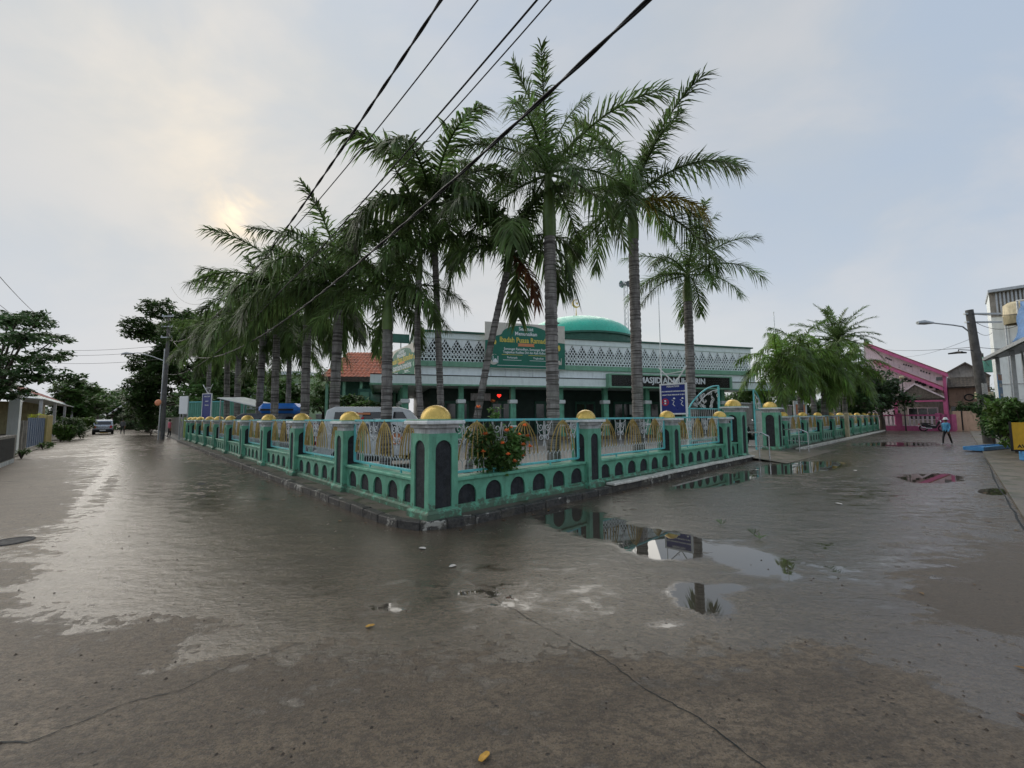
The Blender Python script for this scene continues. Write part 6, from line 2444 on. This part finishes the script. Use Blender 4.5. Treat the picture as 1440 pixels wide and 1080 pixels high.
q = W(19.2, 1.45)
motorbike('black motorbike parked inside the open gateway', (q.x, q.y, .11), TH + R(165))
q = PF.w(PF.x(1308, -6.3), -6.3)
motorbike('dark motorbike parked against the pink front wall', (q.x, q.y, 0), PF.rz + R(8))

# ------------------------------------------------------------------ people
def person(label, loc, rz, hgt, mats, pose, hat=None, hair=True):
    """standing about 1.7 tall in its own frame, facing -y, then scaled"""
    t = thing('person', label, 'person', loc, rz)
    k = hgt / 1.72
    V, E, Rr = [], [], []

    def v(x, y, z, r):
        V.append((x, y, z)); Rr.append(r)
        return len(V) - 1

    def chain(prev, pts):
        for (x, y, z, r) in pts:
            i = v(x, y, z, r)
            E.append((prev, i))
            prev = i
        return prev
    pel = v(0, 0, .96, .135)
    chest = chain(pel, [(0, .0, 1.12, .125), (0, -.01, 1.30, .14), (0, 0, 1.40, .12)])
    neck = chain(chest, [(0, 0, 1.48, .055), (0, -.01, 1.54, .058)])
    chain(neck, [(0, -.015, 1.60, .088), (0, -.015, 1.67, .092), (0, -.01, 1.72, .06)])
    st = pose.get('stride', .18)
    for sg, dy in ((-1, -st), (1, st)):
        hip = chain(pel, [(sg * .09, 0, .88, .092)])
        kn = chain(hip, [(sg * .095, dy * .55 - .02, .50, .062), (sg * .095, dy * .8, .30, .055), (sg * .095, dy + .02, .09, .042)])
        chain(kn, [(sg * .10, dy - .06, .045, .040), (sg * .105, dy - .15, .035, .032)])
        ay = -dy * .7
        sh = chain(chest, [(sg * .17, 0, 1.38, .062)])
        el = chain(sh, [(sg * .22, ay * .3 + .02, 1.12, .045)])
        wr = chain(el, [(sg * .22, ay * .8 - .04, .90, .030)])
        pm_ = chain(wr, [(sg * .22, ay * .9 - .06, .82, .032)])
        for j, (fx, ln_) in enumerate(((-.028, .075), (-.010, .085), (.010, .080), (.028, .062))):
            chain(pm_, [(sg * .22 + .006 * sg, ay * .9 - .06 + fx, .775, .010), (sg * .215, ay * .9 - .075 + fx, .82 - ln_ - .02, .008)])
        chain(wr, [(sg * .215, ay * .85 - .10, .845, .011), (sg * .21, ay * .85 - .115, .80, .009)])
    me_ = bpy.data.meshes.new('body')
    me_.from_pydata(V, E, [])
    o = bpy.data.objects.new('tmp_body', me_)
    COL.objects.link(o)
    sk = o.modifiers.new('skin', 'SKIN')
    for i, d in enumerate(me_.skin_vertices[0].data):
        d.radius = (Rr[i] * (1.25 if .9 < V[i][2] < 1.45 and abs(V[i][0]) < .01 else 1), Rr[i])
        d.use_root = (i == 0)
    sb_ = o.modifiers.new('sub', 'SUBSURF')
    sb_.levels = sb_.render_levels = 1
    dg = bpy.context.evaluated_depsgraph_get()
    bm_ = bpy.data.meshes.new_from_object(o.evaluated_get(dg))
    bpy.data.objects.remove(o)
    bm_.materials.clear()
    for mm in mats:                       # skin, top, trousers, shoes
        bm_.materials.append(mm)
    for p in bm_.polygons:
        c = p.center
        p.use_smooth = True
        z, ax = c.z, abs(c.x)
        if z > 1.47 or (ax > .15 and z < pose.get('sleeve', .95)):
            p.material_index = 0
        elif z > .93 or (ax > .16 and z >= .8):
            p.material_index = 1
        elif z > .085:
            p.material_index = 2
        else:
            p.material_index = 3
    b = put('body', bm_, t)
    b.scale = (k, k, k)
    fc = MB()
    for sg in (-1, 1):
        fc.lathe([(.001, -.012), (.012, 0), (.001, .012)], 6, M=Matrix.Translation((sg * .035, -.10, 1.635)))
    e_ = fc.build('eyes', MT['black'], t); e_.scale = (k, k, k)
    nm = MB().tube([(0, -.095, 1.64), (0, -.122, 1.605), (0, -.10, 1.595)], [.010, .015, .008], 6)
    for sg in (-1, 1):
        nm.lathe([(.001, -.03), (.018, 0), (.001, .03)], 6, M=Matrix.Translation((sg * .092, -.005, 1.625)))
    nm.tube([(-.025, -.098, 1.57), (.025, -.098, 1.57)], .007, 5)
    e_ = nm.build('face', mats[0], t); e_.scale = (k, k, k)
    if hair:
        hm_ = MB()
        hm_.lathe([(.105, 1.60), (.108, 1.66), (.095, 1.72), (.06, 1.765), (.001, 1.778)], 14, M=Matrix.Translation((0, .018, 0)))
        e_ = hm_.build('hair', MT['black'], t); e_.scale = (k, k, k)
    if hat is not None:
        hm_ = MB()
        hm_.lathe([(.17, 1.655), (.172, 1.665), (.112, 1.69), (.11, 1.74), (.075, 1.80), (.001, 1.815)], 16, M=Matrix.Translation((0, .005, 0)))
        e_ = hm_.build('hat', hat, t); e_.scale = (k, k, k)
    return t


skin = pm('skin', (.30, .17, .11), .5, .06, 4, 0)
q = G(1332.5, 625.5)
person('child in a light blue top and white hat walking on the wet street', (q.x, q.y, .0), R(-78), 1.36,
       [skin, pm('light_blue_cloth', (.13, .42, .68), .8, .15, 14, .2), MT['black'], MT['capgrey']], dict(stride=.24, sleeve=.88), hat=MT['white'])
q = G(172, 610.5)
person('distant person in grey clothes walking past the silver car', (q.x, q.y, 0), R(200), 1.65,
       [skin, pm('grey_cloth', (.14, .14, .14), .8, .15, 14, .2), pm('dark_trouser_cloth', (.05, .05, .055), .8, .15, 14, .2), MT['black']], dict(stride=.14))
q = G(237.5, 615.5)
person('person in a pink top and dark trousers standing beside the left utility pole', (q.x, q.y, 0), R(150), 1.6,
       [skin, pm('pink_cloth', (.62, .16, .20), .8, .15, 14, .2), MT['black'], MT['black']], dict(stride=.05))

# ------------------------------------------------------------------ small things on the road
rg = random.Random(17)


def leaf_litter(name, u, v, s, mat, label, rz):
    q = G(u, v)
    m = MB()
    n = 7
    ou = [(s * .5 * math.cos(2 * PI * i / n) * rg.uniform(.75, 1.2), s * .26 * math.sin(2 * PI * i / n) * rg.uniform(.7, 1.2)) for i in range(n)]
    vs = [(0, 0, .012)] + [(x, y, .006 + .02 * abs(y) / s + rg.uniform(0, .006)) for x, y in ou]
    m.add(vs, [(0, i + 1, (i + 1) % n + 1) for i in range(n)])
    o = m.build(name, mat, None, (q.x, q.y, .002), rz)
    md = o.modifiers.new('thick', 'SOLIDIFY'); md.thickness = .003
    tag(o, label, 'leaf' if 'leaf' in name else 'litter', 'litter scattered on the wet road')


leaf_litter('fallen_leaf', 681, 1068, .075, MT['dryleaf'], 'single yellow fallen leaf on the bare concrete', .9)
for i, (u, v, s, mk, lab) in enumerate([(520, 882, .07, 'dryleaf', 'brown orange leaf scrap below the corner pillar'), (594, 772, .11, 'litter', 'crumpled pale scrap in front of the corner kerb'),
                                        (637, 797, .10, 'litter', 'small pale scrap at the end of the slab crack'), (1266, 661, .16, 'litter', 'white scrap lying near the gate puddles'),
                                        (1203, 662, .2, 'litter', 'pale wrapper beside the gate puddle'), (1180, 709, .14, 'litter', 'white flake on the wet road before the gate'), (832, 694, .12, 'dryleaf', 'brown leaf lying on the kerb edging')]):
    if lab.startswith('white scrap'):
        u, v = 1065, 661
    leaf_litter('litter_scrap' if mk == 'litter' else 'fallen_leaf', u, v, s, MT[mk], lab, rg.uniform(0, 3))
# tufts of weed in the road and kerb foot
m = MB()
for k in range(9):
    a = rg.uniform(0, 6)
    m.add([(0, 0, 0), (.06 * math.cos(a) - .006, .06 * math.sin(a), .05), (.09 * math.cos(a), .09 * math.sin(a), .07), (.06 * math.cos(a) + .006, .06 * math.sin(a), .05)], [(0, 1, 2, 3)])
wt = m.mesh('weed_tuft', MT['leaf_mid'])
for (u, v) in ((1060, 752), (1068, 758), (1015, 738)):
    q = G(u, v)
    o = put('weed_tuft', wt, None, (q.x, q.y, .002), rg.uniform(0, 6))
    tag(o, 'tiny weed tuft growing beside the long puddle', 'weed', 'weeds in the road')
# kerb-foot moss and grit: loose pebbles
m = MB()
for k in range(260):
    u, v = rg.uniform(0, 1440), rg.uniform(660, 1075)
    q = G(u, v)
    s = rg.uniform(.004, .012)
    a = rg.uniform(0, 3)
    c, sn = math.cos(a) * s, math.sin(a) * s
    m.add([(q.x - c, q.y - sn, 0), (q.x + sn, q.y - c, 0), (q.x + c, q.y + sn, 0), (q.x - sn, q.y + c, 0), (q.x, q.y, s * .9)], [(0, 1, 4), (1, 2, 4), (2, 3, 4), (3, 0, 4)])
o = m.build('gravel', MT['bark'])
o['kind'] = 'stuff'
o['label'] = 'loose grit scattered over the wet road'
# covered drain on the left edge
q = G(14, 762)
t = thing('drain_cover', 'dark round drain cover in the road at the left edge', 'drain', (q.x, q.y, .004))
MB().lathe([(.001, .006), (.17, .006), (.19, 0)], 20, False).build('cover', MT['arch'], t)
MB().lathe([(.19, .0), (.20, .008), (.22, .008), (.23, 0)], 20, False).build('rim', MT['arch'], t)

# ------------------------------------------------------------------ what closes the view in the distance
rg = random.Random(77)
m = MB()
bl_ = []
for (u0, u1, yy, hh, k) in ((-60, 190, 150, 9, 26), (190, 330, 75, 7, 18), (300, 480, 70, 6, 14), (1030, 1260, 75, 6.5, 26), (1330, 1500, 110, 9, 12)):
    for i in range(k):
        u = u0 + (u1 - u0) * (i + rg.uniform(0, 1)) / k
        p = D(u, 586, yy * rg.uniform(.92, 1.1))
        h_ = hh * rg.uniform(.6, 1.1)
        bl_.append((p.x, p.y, h_ * .42, h_ * .55, h_ * .55, h_ * .55))
leaf_cloud(m, bl_, 26000, .95, rg, .6, .7)
o = m.build('far_woods', MT['leaf_dark'])
o['kind'] = 'stuff'
o['label'] = 'far off belt of dark trees closing the view between the buildings'
# back boundary wall of the compound
t = thing('boundary_wall', 'grey plastered boundary wall at the back of the yard behind the palms', 'wall', W(0, 0), TH)
MB().box(33, 50.6, 7.0, 7.2, 0, 2.6).build('wall', MT['plaster'], t)
MB().box(32.9, 50.7, 6.95, 7.25, 2.6, 2.7).build('coping', MT['capgrey'], t)
t = thing('boundary_wall', 'dark roadside wall beyond the left utility pole', 'wall', W(0, 42.5), TH)
MB().box(.4, 20, 0, .2, 0, 2.0).build('wall', MT['plaster'], t)
MB().box(.4, 20, -.03, .23, 2.0, 2.1).build('coping', MT['capgrey'], t)
MB().box(.4, .6, .2, 50, 0, 1.8).build('wall', MT['plaster'], t)
for i, (u, v, rad, hh) in enumerate(((204, 608, 2.2, 3.5), (192, 603, 2.4, 4.2), (183, 600, 2.6, 4.5))):
    q = G(u, v)
    shrub(('broad', 'tall', 'rounded')[i] + ' dark hedge shrub along the right edge of the far street', (q.x + .8, q.y, 0), rad, hh, 2200, .3, 'leaf_dark', 500 + i, 'hedge_shrub', 'hedge along the far street')
for i, (u, v, rad, hh) in enumerate(((110, 606, 2.6, 4.5), (128, 600, 3.0, 5.5), (140, 598, 3.0, 5.0))):
    q = G(u, v)
    shrub(('broad', 'tall', 'distant')[i] + ' green hedge shrub on the left side behind the silver car', (q.x - 1.5, q.y, 0), rad, hh, 2200, .3, 'leaf_mid', 520 + i, 'hedge_shrub', 'hedge along the far street')

# dead leaves washed against the kerbs
m = MB()
for k in range(230):
    r_ = rg.random()
    if r_ < .35:
        p = W(-.72 - abs(rg.gauss(0, .18)), rg.uniform(0, 30))
    elif r_ < .7:
        p = W(rg.uniform(0, 40), -.62 - abs(rg.gauss(0, .2)))
    else:
        p = W(rg.uniform(-1, 26), -6.05 + abs(rg.gauss(0, .3)))
    s_ = rg.uniform(.02, .055)
    a = rg.uniform(0, 6.28)
    d = Vector((math.cos(a), math.sin(a), 0))
    w = Vector((-d.y, d.x, 0))
    m.add([p - d * s_ + Vector((0, 0, .006)), p + w * s_ * .45 + Vector((0, 0, .014)), p + d * s_ + Vector((0, 0, .008)), p - w * s_ * .45 + Vector((0, 0, .012))], [(0, 1, 2), (0, 2, 3)])
o = m.build('leaf_litter', leafm('brown_leaf_litter', (.16, .085, .03), trans=.1))
o['kind'] = 'stuff'
o['label'] = 'small brown leaves washed against the kerbs'
